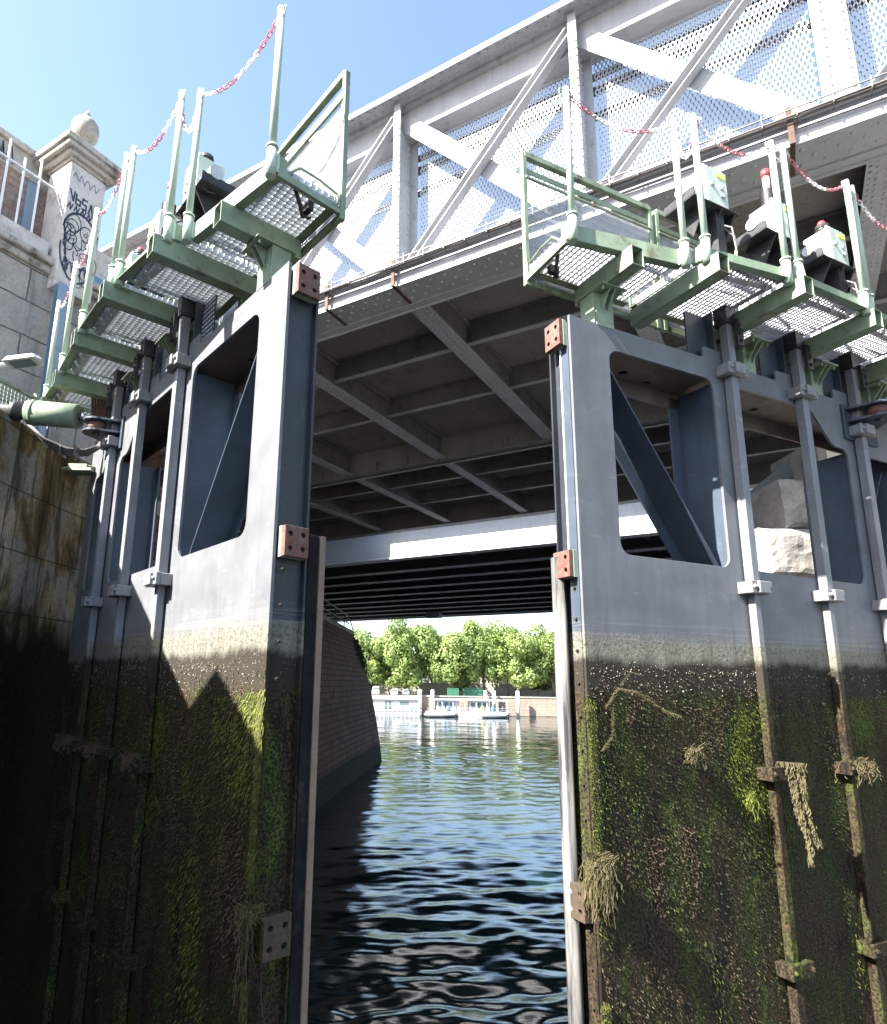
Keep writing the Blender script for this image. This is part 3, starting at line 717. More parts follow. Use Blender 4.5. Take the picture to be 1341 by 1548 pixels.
    bars(k, arc(-.05, 7.60, .10, .13, 150, 400), 0.018); bars(k, arc(.1, 7.35, .22, .2, 160, 350), 0.02)
    bars(k, arc(-.15, 7.4, .16, .24, 90, 300), 0.016); bars(k, [(.1, 7.62), (.18, 7.55), (.14, 7.50), (.22, 7.44), (.17, 7.38), (.25, 7.32)], 0.014)
    for i in range(6): bars(k, arc(-.26+i*.10, 6.98+.02*abs(i-2.5), .05, .16, 180, 0, 8), 0.022)
    bars(k, [(.3, 8.2), (.26, 8.05), (.36, 8.1), (.3, 7.9), (.38, 7.95), (.34, 7.75)], 0.03)
    r3 = random.Random(21)
    for i in range(5):
        y0 = -.38+.15*i; bars(k, [(y0, 8.18), (y0+.05, 8.30), (y0+.07, 8.16), (y0+.12, 8.29)], .026)
    for i in range(16):
        cx, cz = r3.uniform(-.3, .3), r3.uniform(6.85, 8.0); bars(k, arc(cx, cz, r3.uniform(.05, .16), r3.uniform(.06, .2), r3.uniform(0, 360), r3.uniform(360, 560), 10), r3.choice((.010, .014, .02)))
    for i in range(7): bars(k, [(-.40+.02*i, 7.9-.14*i), (-.36+.03*i, 7.7-.14*i)], .03)
    k.build('black_graffiti', 'ink', pl)
    # stub of parapet right of the pillar
    k = MB(); k.box(-0.4, 0.0, 6.05, 7.45, 6.6, 7.9); o = k.build('parapet_stub', 'pillarstone_obj'); o.location = bw(-10.5, 0, 0); o.rotation_euler = (0, 0, BR)
    tag(o, 'low stone parapet stub with blue and black graffiti right of the pillar', 'wall')
    k = MB(); k.box(0.001, 0.006, 6.1, 7.4, 7.0, 7.35); k.build('blue_graffiti', 'inkblue', o)
    k = MB()
    for a, b, c, d in ((6.5, 7.75, 6.6, 7.4), (6.6, 7.4, 6.75, 7.7), (6.75, 7.7, 6.85, 7.4), (6.95, 7.4, 7.0, 7.75), (7.0, 7.75, 7.1, 7.5), (7.1, 7.5, 7.2, 7.78)): k.bar((0.008, a, b), (0.008, c, d), 0.05, 0.012, (1, 0, 0))
    k.build('black_graffiti', 'ink', o)
    # blue-grey steel column at the wall foot
    k = MB(); k.box(-.05, .05, -.008, .008, 2.46, 6.6); k.box(-.06, -.05, -.09, .09, 2.46, 6.6); k.box(.05, .06, -.09, .09, 2.46, 6.6)
    o = k.build('steel_column', 'bluegrey'); o.location = bw(-10.15, 5.35, 0); o.rotation_euler = (0, 0, BR)
    tag(o, 'blue grey steel column standing against the ashlar wall below the pillar', 'column')
M['pillarstone_obj'] = oldstone('pillar_stone_plain', (0.58, 0.54, 0.50), (0.33, 0.29, 0.26), 0.5, 0.72)
M['bluegrey'] = paint('blue_grey_paint', (0.22, 0.30, 0.40), 0.5, 0.08, (0.12, 0.1, 0.08), 0.66, 0.8, 3)
upper_left()

# ---------------------------------------------------------------- railway bridge
def metro():
    b = empty('railway_bridge', (0, 0, 0), BR, 'riveted light grey steel truss railway bridge with cross braces and mesh screens', 'bridge')
    X0, X1 = -34.0, 26.0
    post_x = [-4.8+2.95*k for k in range(-10, 11)]
    # top chord
    k = MB(); k.box(X0, X1, 7.42, 8.25, 9.56, 9.60); k.box(X0, X1, 7.80, 8.15, 9.05, 9.56); k.box(X0, X1, 7.72, 7.80, 9.49, 9.56); k.box(X0, X1, 7.42, 7.45, 9.50, 9.56)
    for x in np.arange(-14, 4, 0.16):
        for y in (7.52, 7.64): k.rivet((x+(0.08 if y > 7.6 else 0), y, 9.56), (0, 0, -1), 0.024, 0.02)
        k.rivet((x, 7.72, 9.52), (0, -1, 0), 0.016, 0.012)
    k.build('top_chord', 'bridge', b)
    # bottom chord box
    k = MB(); k.box(X0, X1, 7.50, 7.95, 5.97, 6.30); k.box(X0, X1, 7.44, 7.5, 6.26, 6.32)
    k.build('bottom_chord', 'bridge', b)
    k = MB(); k.box(X0, X1, 7.47, 7.97, 5.955, 5.968)
    for x in np.arange(-14, 5, 0.24):
        k.rivet((x, 7.59, 5.955), (0, 0, -1), .030, .024); k.rivet((x+0.12, 7.72, 5.955), (0, 0, -1), .030, .024); k.rivet((x, 7.86, 5.955), (0, 0, -1), .030, .024)
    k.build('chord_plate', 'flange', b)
    k = MB(); k.box(X0, X1, 7.975, 8.13, 5.93, 5.952); k.box(X0, X1, 7.975, 7.995, 5.952, 6.649); k.box(X0, X1, 8.10, 8.13, 5.90, 5.93)
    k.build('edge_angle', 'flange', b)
    # posts
    def post(hw=.06):
        k = MB(); zb, zt = 6.302, 9.048
        k.box(-hw, hw, 7.58, 7.625, zb-.3, zt+.45); k.box(-.018, .018, 7.627, 8.02, zb, zt); k.box(-.15, .15, 8.022, 8.04, zb, zt)
        k.box(-.05, -.02, 7.627, 7.64, zb, zt); k.box(.02, .05, 7.627, 7.64, zb, zt)
        z = zb+.08
        while z < zt:
            for s_ in (-1, 1):
                k.rivet((s_*hw*.7, 7.58, z), (0, -1, 0), 0.020, 0.018)
                k.rivet((.018*s_, 7.68, z), (s_, 0, 0), 0.024, 0.022); k.rivet((.018*s_, 7.95, z+.05), (s_, 0, 0), 0.024, 0.022)
            z += 0.13
        return k
    p0 = None
    for x in post_x:
        if -1 < x < 2: o = post(.14).build('post', 'bridge', b)
        elif p0 is None: o = p0 = post().build('post', 'bridge', b)
        else: o = p0.copy(); col.objects.link(o)
        o.location.x = x
    # diagonals
    def diag_flat():
        k = MB(); a = Vector((.05, 7.775, 9.25)); c = Vector((2.9, 7.775, 6.2))
        k.bar(a, c, 0.02, 0.27, (0, -1, 0), math.pi/2) if False else None
        d = (c-a).normalized(); s_ = Vector((-d.z, 0, d.x))
        w_ = .135
        vs = [a-s_*w_, a+s_*w_, c+s_*w_, c-s_*w_]
        k.add([v+Vector((0, t, 0)) for t in (0, .02) for v in vs], [(0, 1, 2, 3), (7, 6, 5, 4), (0, 4, 5, 1), (1, 5, 6, 2), (2, 6, 7, 3), (3, 7, 4, 0)])
        vs = [a-s_*.012, a+s_*.012, c+s_*.012, c-s_*.012]
        L = (c-a).length; t = 0.15
        while t < L:
            p = a+d*t
            k.rivet(p+s_*.1, (0, -1, 0), .016, .012); k.rivet(p-s_*.1, (0, -1, 0), .016, .012); t += .3
        return k
    def diag_channel():
        k = MB(); a = Vector((.05, 7.69, 6.2)); c = Vector((2.9, 7.69, 9.3)); d = (c-a).normalized(); s_ = Vector((-d.z, 0, d.x))
        def slab(o1, o2, y0, y1):
            vs = [a+s_*o1, a+s_*o2, c+s_*o2, c+s_*o1]
            k.add([Vector((v.x, y, v.z)) for y in (y0, y1) for v in vs], [(0, 1, 2, 3), (7, 6, 5, 4), (0, 4, 5, 1), (1, 5, 6, 2), (2, 6, 7, 3), (3, 7, 4, 0)])
        slab(-.06, .06, 7.745, 7.76); slab(-.065, -.052, 7.60, 7.744); slab(.052, .065, 7.60, 7.744)
        L = (c-a).length; t = 0.1
        while t < L: k.rivet(a+d*t+Vector((0, .055, 0)), (0, -1, 0), .018, .014); t += .28
        return k
    f0 = g0 = None
    for x in post_x[:-1]:
        if f0 is None: f0 = o = diag_flat().build('flat_diagonal', 'bridge', b); g0 = o2 = diag_channel().build('channel_diagonal', 'bridge', b)
        else:
            o = f0.copy(); col.objects.link(o); o2 = g0.copy(); col.objects.link(o2)
        o.location.x = x; o2.location.x = x
    # mesh screens
    def screen():
        k = MB(); W, H, z0 = 2.62, 2.74, 6.31; x0 = .165; ax = .060; az = .145; sl = az/ax
        def clip(c, sgn):
            # line z = sgn*sl*(x) + c within box
            pts = []
            for x in (0, W):
                z = sgn*sl*x+c
                if 0 <= z <= H: pts.append((x, z))
            for z in (0, H):
                x = (z-c)/(sgn*sl)
                if 0 < x < W: pts.append((x, z))
            return pts[:2] if len(pts) >= 2 else None
        for sgn in (1, -1):
            c = -sl*W-az if sgn > 0 else 0
            c = math.floor(c/az)*az
            while c < (H if sgn > 0 else H+sl*W):
                q = clip(c, sgn)
                if q:
                    k.bar((x0+q[0][0], 8.10, z0+q[0][1]), (x0+q[1][0], 8.10, z0+q[1][1]), .016, .010, (0, 1, 0))
                c += az
        for z in (z0, z0+H): k.box(x0, x0+W, 8.085, 8.115, z-.015, z+.015)
        return k
    s0 = None
    for x in post_x[3:16]:
        if s0 is None: s0 = o = screen().build('mesh_screen', 'meshgrey', b)
        else: o = s0.copy(); col.objects.link(o)
        o.location.x = x
    # handrails and cable runs behind the mesh
    k = MB()
    for (y, z, h) in ((8.45, 9.12, .10), (8.45, 8.93, .05), (8.45, 8.84, .04), (8.40, 8.42, .04), (8.40, 8.34, .03)): k.box(X0, X1, y, y+.05, z, z+h)
    k.build('inner_rail', 'darksteel', b)
    # soffit plate, cross girders, stringers
    k = MB(); k.box(X0, X1, 7.997, 21.7, 6.652, 6.72)
    for x in np.arange(-4.7-3.08*3+1.54, 5, 3.08):
        for y in np.arange(8.4, 21, .15):
            k.rivet((x-.05, y, 6.652), (0, 0, -1), .02, .015); k.rivet((x+.05, y+.07, 6.652), (0, 0, -1), .02, .015)
    k.build('floor_plate', 'soffit', b)
    cg = None
    for i in range(-9, 10):
        x = -4.7+3.08*i
        if cg is None:
            k = MB()
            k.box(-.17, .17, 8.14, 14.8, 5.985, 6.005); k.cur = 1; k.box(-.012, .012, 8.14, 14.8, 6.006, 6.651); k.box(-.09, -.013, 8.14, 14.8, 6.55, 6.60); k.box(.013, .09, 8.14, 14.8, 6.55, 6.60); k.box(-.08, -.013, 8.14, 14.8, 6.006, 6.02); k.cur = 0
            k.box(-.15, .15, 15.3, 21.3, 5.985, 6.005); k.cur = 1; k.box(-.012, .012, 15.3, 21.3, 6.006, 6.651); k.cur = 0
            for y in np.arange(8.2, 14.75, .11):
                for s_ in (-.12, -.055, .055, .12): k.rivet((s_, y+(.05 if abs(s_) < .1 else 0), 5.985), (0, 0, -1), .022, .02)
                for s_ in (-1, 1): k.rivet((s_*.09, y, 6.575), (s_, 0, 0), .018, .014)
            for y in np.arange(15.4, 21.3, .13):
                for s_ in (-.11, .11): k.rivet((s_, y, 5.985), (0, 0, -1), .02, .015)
            cg = o = k.build('cross_girder', ['flange', 'webshaded'], b)
        else: o = cg.copy(); col.objects.link(o)
        o.location.x = x
    for y in (10.0, 12.1, 17.1, 19.2):
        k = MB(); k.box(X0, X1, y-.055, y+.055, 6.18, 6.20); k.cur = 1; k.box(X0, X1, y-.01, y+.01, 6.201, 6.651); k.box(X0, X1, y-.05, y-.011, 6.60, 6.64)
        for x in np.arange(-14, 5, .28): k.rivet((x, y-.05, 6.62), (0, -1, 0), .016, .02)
        k.build('stringer', ['flange', 'webshaded'], b)
    for (y0, y1) in ((14.8, 15.0), (21.35, 21.75)):
        k = MB(); k.box(X0, X1, y0, y1, 5.95, 5.98); k.box(X0, X1, (y0+y1)/2-.02, (y0+y1)/2+.02, 5.981, 6.651)
        for x in np.arange(-15, 6, 1.02): k.box(x, x+.05, y0-.04, y0, 5.981, 6.25)
        k.build('inner_chord', 'soffit', b)
    k = MB(); k.tube([(X0, 15.12, 5.93), (X1, 15.12, 5.93)], .022, 6); k.build('service_pipe', 'galv', b)
    k = MB(); k.box(X0, -16.3, 21.76, 21.9, 6.0, 9.3); k.box(X0, X1, 21.76, 21.85, 6.0, 7.0); k.build('far_girder_shade_plate', 'soffit', b)  # tall left plate added out of sight to shade the fascia end
    # cable tray on the near chord with rusty straps
    k = MB()
    for z in (6.23, 6.31): k.box(X0, X1, 7.33, 7.345, z, z+.012)
    for x in np.arange(-14, 6, .34): k.bar((x, 7.325, 6.20), (x, 7.325, 6.36), .012, .012); k.bar((x, 7.325, 6.20), (x, 7.44, 6.20), .012, .012)
    for i in range(5): k.tube([(x, 7.37+.02*(i % 3)+.006*math.sin(x*1.3+i), 6.225+.022*(i//2)+.012*math.sin(x*2.1+i*2)) for x in np.arange(-16, 7, .5)], .011, 5)
    k.tube([(x, 7.46, 6.13+.008*math.sin(x*3)) for x in np.arange(-16, 7, .5)], .009, 5)
    k.build('cable_tray', 'cable', b)
    for x in (-8.9, -6.0, -4.72, -1.9, 0.55, 3.5):
        k = MB(); k.box(x-.03, x+.03, 7.40, 7.425, 5.93, 6.42); k.bar((x, 7.41, 5.94), (x, 7.96, 5.94), .05, .012); k.build('strap', 'rust', b)
metro()

def roadbridge():
    b = empty('road_bridge', (0, 0, 0), BR, 'road bridge behind with a smooth pale fascia and dark green parallel beams beneath', 'bridge')
    X0, X1 = -46, 60
    k = MB(); k.box(X0, X1, 24.0, 24.35, 5.33, 7.0)
    k.add([(X0, 23.94, 5.36), (X1, 23.94, 5.36), (X1, 23.997, 5.36), (X0, 23.997, 5.36), (X0, 23.94, 5.42), (X1, 23.94, 5.42), (X1, 23.997, 5.46), (X0, 23.997, 5.46)],
          [(0, 3, 2, 1), (4, 5, 6, 7), (0, 1, 5, 4), (2, 3, 7, 6), (0, 4, 7, 3), (1, 2, 6, 5)])
    for x in (-14.2, -8.2, -2.2, 3.8): k.box(x, x+.02, 23.985, 23.998, 5.5, 6.98)
    k.build('fascia', 'road', b)
    k = MB(); k.box(X0, X1, 23.05, 24.3, 7.02, 7.25); k.build('deck_overhang', 'road', b)
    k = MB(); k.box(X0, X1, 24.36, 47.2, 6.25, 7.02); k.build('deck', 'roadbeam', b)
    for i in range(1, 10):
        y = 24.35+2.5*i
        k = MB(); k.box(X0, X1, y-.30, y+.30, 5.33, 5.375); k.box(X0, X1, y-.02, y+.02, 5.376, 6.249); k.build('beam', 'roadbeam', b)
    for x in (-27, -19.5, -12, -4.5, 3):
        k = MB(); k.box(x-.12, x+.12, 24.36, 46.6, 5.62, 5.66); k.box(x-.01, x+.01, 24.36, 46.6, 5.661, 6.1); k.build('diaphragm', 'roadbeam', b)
    k = MB(); k.box(X0, X1, 47.21, 47.5, 5.25, 7.3); k.build('far_parapet', 'road', b)
    k = MB(); k.box(-24.8, -23.6, 44.6, 45.2, 4.95, 5.32); k.build('hanging_box', 'bluegrey', b)
    for side in (0,):
        pass
roadbridge()
def abutments():
    k = MB(); k.v = []
    for pts, z0, lab in (([(-8.2, 9.5), (-7.6, 22), (-6.5, 47), (-40, 60), (-40, 12)], 2.46, 'dim stone abutment carrying the bridges behind the left gate'),
                         ([(10.0, 12.5), (17.5, 22), (36, 47), (90, 70), (90, 12)], -8, 'stone abutment under the bridges behind the right gate')):
        m_ = MB(); L = 0
        for i in range(len(pts)+1):
            p = Vector(pts[i % len(pts)]); 
            if i: L += (p-Vector(pts[i-1])).length
            for z in (z0, 5.9): m_.v.append((p.x, p.y, z)); m_.uv[len(m_.v)-1] = (L, z)
        for i in range(len(pts)): m_.f.append((2*i, 2*i+2, 2*i+3, 2*i+1)); m_.mi.append(0); m_.sm.append(False)
        tag(m_.build('bridge_abutment', 'ashlar'), lab, 'abutment')
abutments()

# ---------------------------------------------------------------- lock gates
SIDES = {'L': dict(o=Vector((-0.729, 3.596, 0)), a=R(-49.9), s=-1), 'R': dict(o=Vector((1.195, 4.157, 0)), a=R(25.5), s=1)}
RODS = (1.62, 2.52, 3.33)
def WP(sd_, u, v, z):
    q = SIDES[sd_]; c, s_ = math.cos(q['a']), math.sin(q['a']); x = u*q['s']
    return q['o']+Vector((c*x-s_*v, s_*x+c*v, z))
def gate(sd_):
    q = SIDES[sd_]; sx = q['s']; T = lambda p: (sx*p[0], p[1], p[2])
    lab = {'L': 'left lock gate leaf, its upper face white in the sun above weedy dark skin', 'R': 'right lock gate leaf, blue grey frame above mossy black and green skin'}[sd_]
    g = empty('lock_gate', q['o'], q['a'], lab, 'lock gate', 'pair of half open lock gates')
    W = 4.25
    # skin plate with the raised ears at the rods and three openings
    top = [(0, 2.6)]
    for r_ in RODS: top += [(r_-.24, 2.6), (r_-.24, 2.70), (r_+.10, 2.70), (r_+.16, 2.6)]
    top += [(W, 2.6)]
    top = [p for p in top]
    outer = [(0, -6.2)]+top+[(W, -6.2)]
    rad = [0]+[0]+[.03, .02, .02, .06]*3+[0, 0]
    outer = fillet(outer, rad, 4)
    o1 = fillet([(.36, .875), (.36, 2.42), (1.46, 2.42), (1.46, .875)], .09)
    o2 = fillet([(1.71, .875), (1.71, 2.42), (2.72, 2.42), (2.98, 2.12), (3.19, 2.12), (3.19, .875)], [.09, .09, .14, .14, .09, .09])
    o3 = fillet([(3.47, .875), (3.47, 2.10), (4.02, 2.10), (4.02, .875)], .07)
    k = MB(T); k.plate([outer, o1, o2, o3], lambda a, b, c: (a, c, b), .022)
    k.build('skin_plate', 'gate', g, bevel=0.003)
    # webs
    def web(name, u, v0, v1, z0, z1, th=.016, mat_='gateweb', fl=0):
        k = MB(T); k.box(u-th/2, u+th/2, v0, v1, z0, z1)
        if fl: k.box(u-fl/2, u+fl/2, v1+.001, v1+.019, z0, z1)
        return k.build(name, mat_, g)
    D = .36
    k = MB(T); k.box(.03, .046, .024, .21, -6.1, 2.56); k.box(-.01, .10, .212, .228, -6.1, 2.50)
    k.build('mitre_post', 'gatedark', g)
    web('upright_web', 1.475, .024, D, .85, 2.40, fl=.22); web('upright_web', 1.69, .024, .14, .85, 2.40)
    web('upright_web', 3.21, .024, D, .85, 2.10, fl=.22); web('upright_web', 4.05, .024, D, .85, 2.40, fl=.2); web('upright_web', .345, .024, .20, .86, 2.41)
    # top box beam with drain holes in its underside
    hole = lambda u, v, r_=.035: [(u+r_*math.cos(t*math.pi/6), v+r_*math.sin(t*math.pi/6)) for t in range(12)]
    k = MB(T); k.plate([[(.05, .024), (W, .024), (W, D), (.36, D), (.05, .21)], hole(.75, .26, .04), hole(1.05, .3, .03), hole(2.05, .25), hole(2.3, .25)], lambda a, b, c: (a, b, 2.43+c), .014)
    k.plate([[(.05, .024), (W, .024), (W, D), (.36, D), (.05, .21)]], lambda a, b, c: (a, b, 2.575+c), .012)
    k.box(.36, W, D+.001, D+.016, 2.30, 2.59)
    k.build('top_beam', 'rustweb', g)
    k = MB(T); k.box(.05, W, .024, .21, .845, .861); k.box(.36, W, .21, D, .845, .861); k.box(.36, W, D+.001, D+.018, -6, .86); k.build('sill_beam', 'gateweb', g)
    # inclined brace
    k = MB(T); a = Vector((.40, .40, 2.35)); c = Vector((1.44, .40, .87))
    k.bar(a, c, .16, .014, (0, 1, 0)); k.bar(a+Vector((.0, -.075, 0)), c+Vector((0, -.075, 0)), .012, .12, (0, 1, 0))
    d = (c-a).normalized(); n_ = Vector((-d.z, 0, d.x))
    def slab(k, a, c, o1, o2, y0, y1):
        d = (c-a).normalized(); n_ = Vector((-d.z, 0, d.x)); vs = [a+n_*o1, a+n_*o2, c+n_*o2, c+n_*o1]
        k.add([Vector((v.x, y, v.z)) for y in (y0, y1) for v in vs], [(0, 1, 2, 3), (7, 6, 5, 4), (0, 4, 5, 1), (1, 5, 6, 2), (2, 6, 7, 3), (3, 7, 4, 0)])
    k = MB(T); slab(k, a, c, -.11, .09, .325, .34); slab(k, a, c, -.012, .002, .07, .3245)
    k.build('brace', 'darksteel', g, bevel=.002)
    a2 = Vector((3.9, .40, 2.05)); c2 = Vector((3.5, .40, 1.35)); k = MB(T); slab(k, a2, c2, -.08, .08, .325, .34); slab(k, a2, c2, -.01, .002, .1, .3245); k.build('brace', 'darksteel', g)
    # mitre edge: seal, bolts, bearing blocks
    if sd_ == 'L':
        k = MB(T); k.box(-.02, .07, .23, .285, -6.1, .84); k.box(-.02, .05, .286, .30, -6.1, .84); k.build('seal_beam', 'matte', g)
        k = MB(T); k.box(-.030, .004, .302, .342, -6.1, .85)
        z = .78
        while z > -3: k.rivet((-.013, .302, z), (0, -1, 0), .008, .006); z -= .118
        k.build('seal_strip', 'strip', g, bevel=.003)
    else:
        k = MB(T); k.tube([(-.035, .19, -6.1), (-.035, .19, .84)], .047, 16); k.tube([(-.035, .19, .84), (-.035, .19, .86)], .03, 10); k.build('seal_pipe', 'rubber', g)
        k = MB(T); k.box(-.012, .03, .10, .108, .86, 2.42); k.build('lit_edge_strip', 'white', g)  # white colour stands in for the lit edge of the far flange
        k = MB(T); k.box(-.004, .03, .024, .11, -6.1, 2.55); k.build('edge_plate', 'gateweb', g)
    z = .62
    while z > -3:
        k = MB(T); k.rivet((0, 0, 0), (-1, 0, 0), .013, .015); k.build('bolt', 'gatedark', g, loc=(sx*(-.006), .065, z)); z -= .205
    for (z0, z1) in ((2.37, 2.57), (.69, .87), (-1.38, -1.18)):
        k = MB(T); zc = (z0+z1)/2; vc = .115
        lp = [(.035, z0), (.035, z1), (.195, z1), (.195, z0)]
        hs = [[(vc+dv*.042+.016*math.cos(t*math.pi/5), zc+dz*(z1-z0)*.24+.016*math.sin(t*math.pi/5)) for t in range(10)] for dv in (-1, 1) for dz in (-1, 1)]
        k.cur = 1; k.plate([lp]+hs, lambda a, b, c: (-.070+c, a, b), .035); k.cur = 0
        k.box(-.034, .0, .033, .197, z0-.002, z1+.002)
        k.build('bearing_block', ['green', 'redorange'] if z0 > 0 else ['gateweb', 'rustdark'], g, bevel=.002)
    # sluice rods with clamps
    for i, u in enumerate(RODS):
        k = MB(T)
        k.box(u-.038, u+.038, -.085, -.012, .715, 2.92); k.box(u-.030, u+.030, -.075, -.015, -1.84, .715); k.box(u-.036, u+.036, -.08, -.014, -6.1, -1.84)
        k.box(u+.045, u+.058, -.045, -.001, .74, 2.52)
        rod = k.build('sluice_rod', 'rod', g, bevel=.004)
        zs = (2.50, .725, -.60, -1.84) if i < 2 else (2.30, .70, -.60, -1.84)
        for z in zs:
            k = MB(T); k.box(u-.115, u+.115, -.125, -.088, z-.05, z+.045); k.box(u-.06, u+.06, -.150, -.1255, z-.048, z+.042) if z > .5 else None
            k.box(u-.115, u-.045, -.088, -.001, z-.048, z+.04); k.box(u+.062, u+.115, -.088, -.001, z-.048, z+.04)
            for s_ in (-.085, .085): k.rivet((u+s_, -.125, z), (0, -1, 0), .020, .022)
            k.build('rod_clamp', 'clamp' if z > .5 else 'gateweb', rod, bevel=.004)
        # slotted guide plates rising behind each rod through the walkway
        k = MB(T); k.box(u-.34, u-.10, .06, .075, 2.59, 3.02); k.box(u-.10, u-.085, .0, .12, 2.70, 3.05)
        k.box(u+.09, u+.105, -.03, .12, 2.59, 3.3); k.build('guide_plate', 'darksteel', g)
        k = MB(T); k.box(u-.05, u+.05, -.10, .02, 2.92, 3.98)
        z = 2.94
        while z < 3.35: k.box(u+.051, u+.075, -.09, .01, z, z+.02); z += .045
        k.box(u+.02, u+.10, -.13, -.101, 2.72, 2.95)
        for z in (2.76, 2.83, 2.9): k.rivet((u+.06, -.13, z), (0, -1, 0), .018, .02)
        k.build('rack_column', 'black', g)
    # ram bracket
    br = MB(T)
    for z in (2.38, 2.50):
        lp = [(3.20, 0.0), (3.62, 0.0), (3.62, -.06)]+[(3.38+.13*math.cos(R(t)), -.20+.13*math.sin(R(t))) for t in range(0, -181, -20)]+[(3.20, -.05)]
        br.plate([lp], lambda a, b, c, z=z: (a, b-.002, z+c), .022)
    br.box(3.16, 3.66, -.025, -.001, 2.22, 2.56)
    br.tube([(3.38, -.20, 2.36), (3.38, -.20, 2.55)], .035, 12)
    br.build('ram_bracket', 'darksteel', g, bevel=.003)
    br = MB(T); br.tube([(3.38, -.20, 2.408), (3.38, -.20, 2.494)], .085, 18); br.build('ram_eye', 'redorange', g)
    # weed growth
    al = {0: MB(T), 1: MB(T), 2: MB(T), 3: MB(T)}
    from mathutils import noise as NZ
    r2 = random.Random(11 if sd_ == 'L' else 12)
    off = Vector((3.1, 0, 0)) if sd_ == 'L' else Vector((9.7, 0, 4))
    def tuft(mb, u, z, L_, w_):
        a = Vector((u, -.001, z)); ln = r2.uniform(.4, 1)*L_; out = -r2.uniform(.003, .014); dx = r2.uniform(-.5, .5)*ln
        b = a+Vector((dx, out, -ln)); s_ = Vector((w_, 0, r2.uniform(-.4, .4)*w_)); mid = (a+b)/2+Vector((r2.uniform(-.3, .3)*ln, out*.7, 0))
        mb.add([a-s_, a+s_, mid+s_*.9, mid-s_*.9, b], [(0, 1, 2, 3), (3, 2, 4)])
    n = 42000 if sd_ == 'R' else 34000
    for i in range(n):
        u = r2.uniform(0, 4.15 if sd_ == 'L' else 3.6); z = r2.triangular(-2.4, .16, -.3)
        nn = NZ.noise(Vector((u*1.7, 0, z*.8))+off)+.6*NZ.noise(Vector((u*5, 0, z*2.6))+off)
        nv = NZ.noise(Vector((u*2.3, 5, z*1.2))-off)
        if sd_ == 'L' and z > -.75 and u < 1.0: nn += .30*max(0, 1-u/1.2)*min(1, (z+.75)*3)
        if z > -.12+.06*nn:
            if r2.random() < .3: tuft(al[1 if nv > 0 else 2], u, z, .018, .004)
            continue
        if z < -.1 and r2.random() < .35: continue
        if nn+r2.gauss(0, .15) > .36: mb = al[0]; L_ = .036
        elif nn > .05: mb = al[1]; L_ = .03
        elif nv > .1: mb = al[2]; L_ = .02
        else:
            if r2.random() > .35: continue
            mb = al[1]; L_ = .022
        tuft(mb, u, z, L_, r2.uniform(.0012, .004))
    for i in range(2600):   # fringe along the mitre edge
        z = r2.uniform(-2.2, -.05); mb = al[0] if r2.random() < .5 else al[3]
        if NZ.noise(Vector((0, 3, z*2))+off) < -.15: continue
        tuft(mb, r2.uniform(-.012, .05)**1, z, .06, .004)
    for kk, nm in ((0, 'moss'), (1, 'mossdark'), (2, 'mossbrown'), (3, 'straw')):
        o = al[kk].build('weed_growth', nm, g, recalc=False); o['kind'] = 'stuff'
        if kk == 0: o['label'] = 'bright green weed'
    # barnacle and shell specks
    sh = MB(T)
    for i in range(600):
        u = r2.uniform(.03, 4); z = r2.choice((r2.gauss(.02, .07), r2.gauss(-.02, .1), r2.gauss(.08, .02))); s_ = r2.uniform(.0015, .0045)*(1.6 if r2.random() < .1 else 1)
        if z > .2: continue
        sh.rivet((u, 0, z), (r2.uniform(-.4, .4), -1, r2.uniform(-.4, .4)), s_, s_)
    o = sh.build('shells', 'shell', g, recalc=False); o['kind'] = 'stuff'
    return g
def rubber():
    k = NT('seal_pipe_rubber'); n = k.noise(1, 6, .6, k.vec((20, 20, 1.5)))
    k.base(k.ramp(n, [(.4, (0.025, .025, .028)), (.7, (0.22, .21, .19))])); k.rough(.28); return k.m
M['rubber'] = rubber()
M['rustweb'] = paint('rusting_underside', (0.12, 0.085, 0.065), 0.6, 0.2, (0.05, 0.045, 0.05), 0.5, 0.66, 3)
M['clamp'] = paint('clamp_grey', (0.20, 0.205, 0.21), 0.5, 0.08, (0.16, 0.15, 0.1), 0.64, 0.76, 14)
GATES = {s_: gate(s_) for s_ in 'LR'}

# hydraulic rams
def ram(sd_, lab):
    A = WP(sd_, 3.38, -.20, 2.55); s_ = -1 if sd_ == 'L' else 1
    dv = Vector((s_*1.0, 0.0 if sd_ == 'L' else .03, .075)).normalized(); rz = math.atan2(dv.y, dv.x)
    r_ = empty('hydraulic_ram', A, 0, lab, 'hydraulic ram', 'rams that swing the gates')
    P = lambda t, e=0: dv*t
    k = MB(); k.tube([P(.07), P(.20)], .04, 14); k.tube([P(.11), P(.17)], .052, 14); k.build('rod_end', 'chrome', r_)
    k = MB(); k.tube([P(.19), P(.20), P(.70), P(.71)], [.105, .125, .125, .11], 24); k.tube([P(.62), P(.66)], .132, 24); k.build('barrel', 'green', r_)
    k = MB(); k.tube([P(.715), P(.80), P(.81), P(.86), P(.87), P(1.0)], [.075, .075, .10, .10, .065, .065], 18)
    for a in range(8):
        t = a*math.pi/4; k.rivet(P(.85)+Vector((0, .085*math.cos(t), .085*math.sin(t))), (s_, 0, 0), .012, .02)
    k.build('gland', 'black', r_)
    k = MB(); k.tube([P(.88), P(3.4)], .052, 18); k.build('piston_rod', 'chrome', r_)
ram('L', 'pale green hydraulic ram reaching from the left wall to the left gate')
ram('R', 'pale green hydraulic ram at the right picture edge, pinned to the right gate')

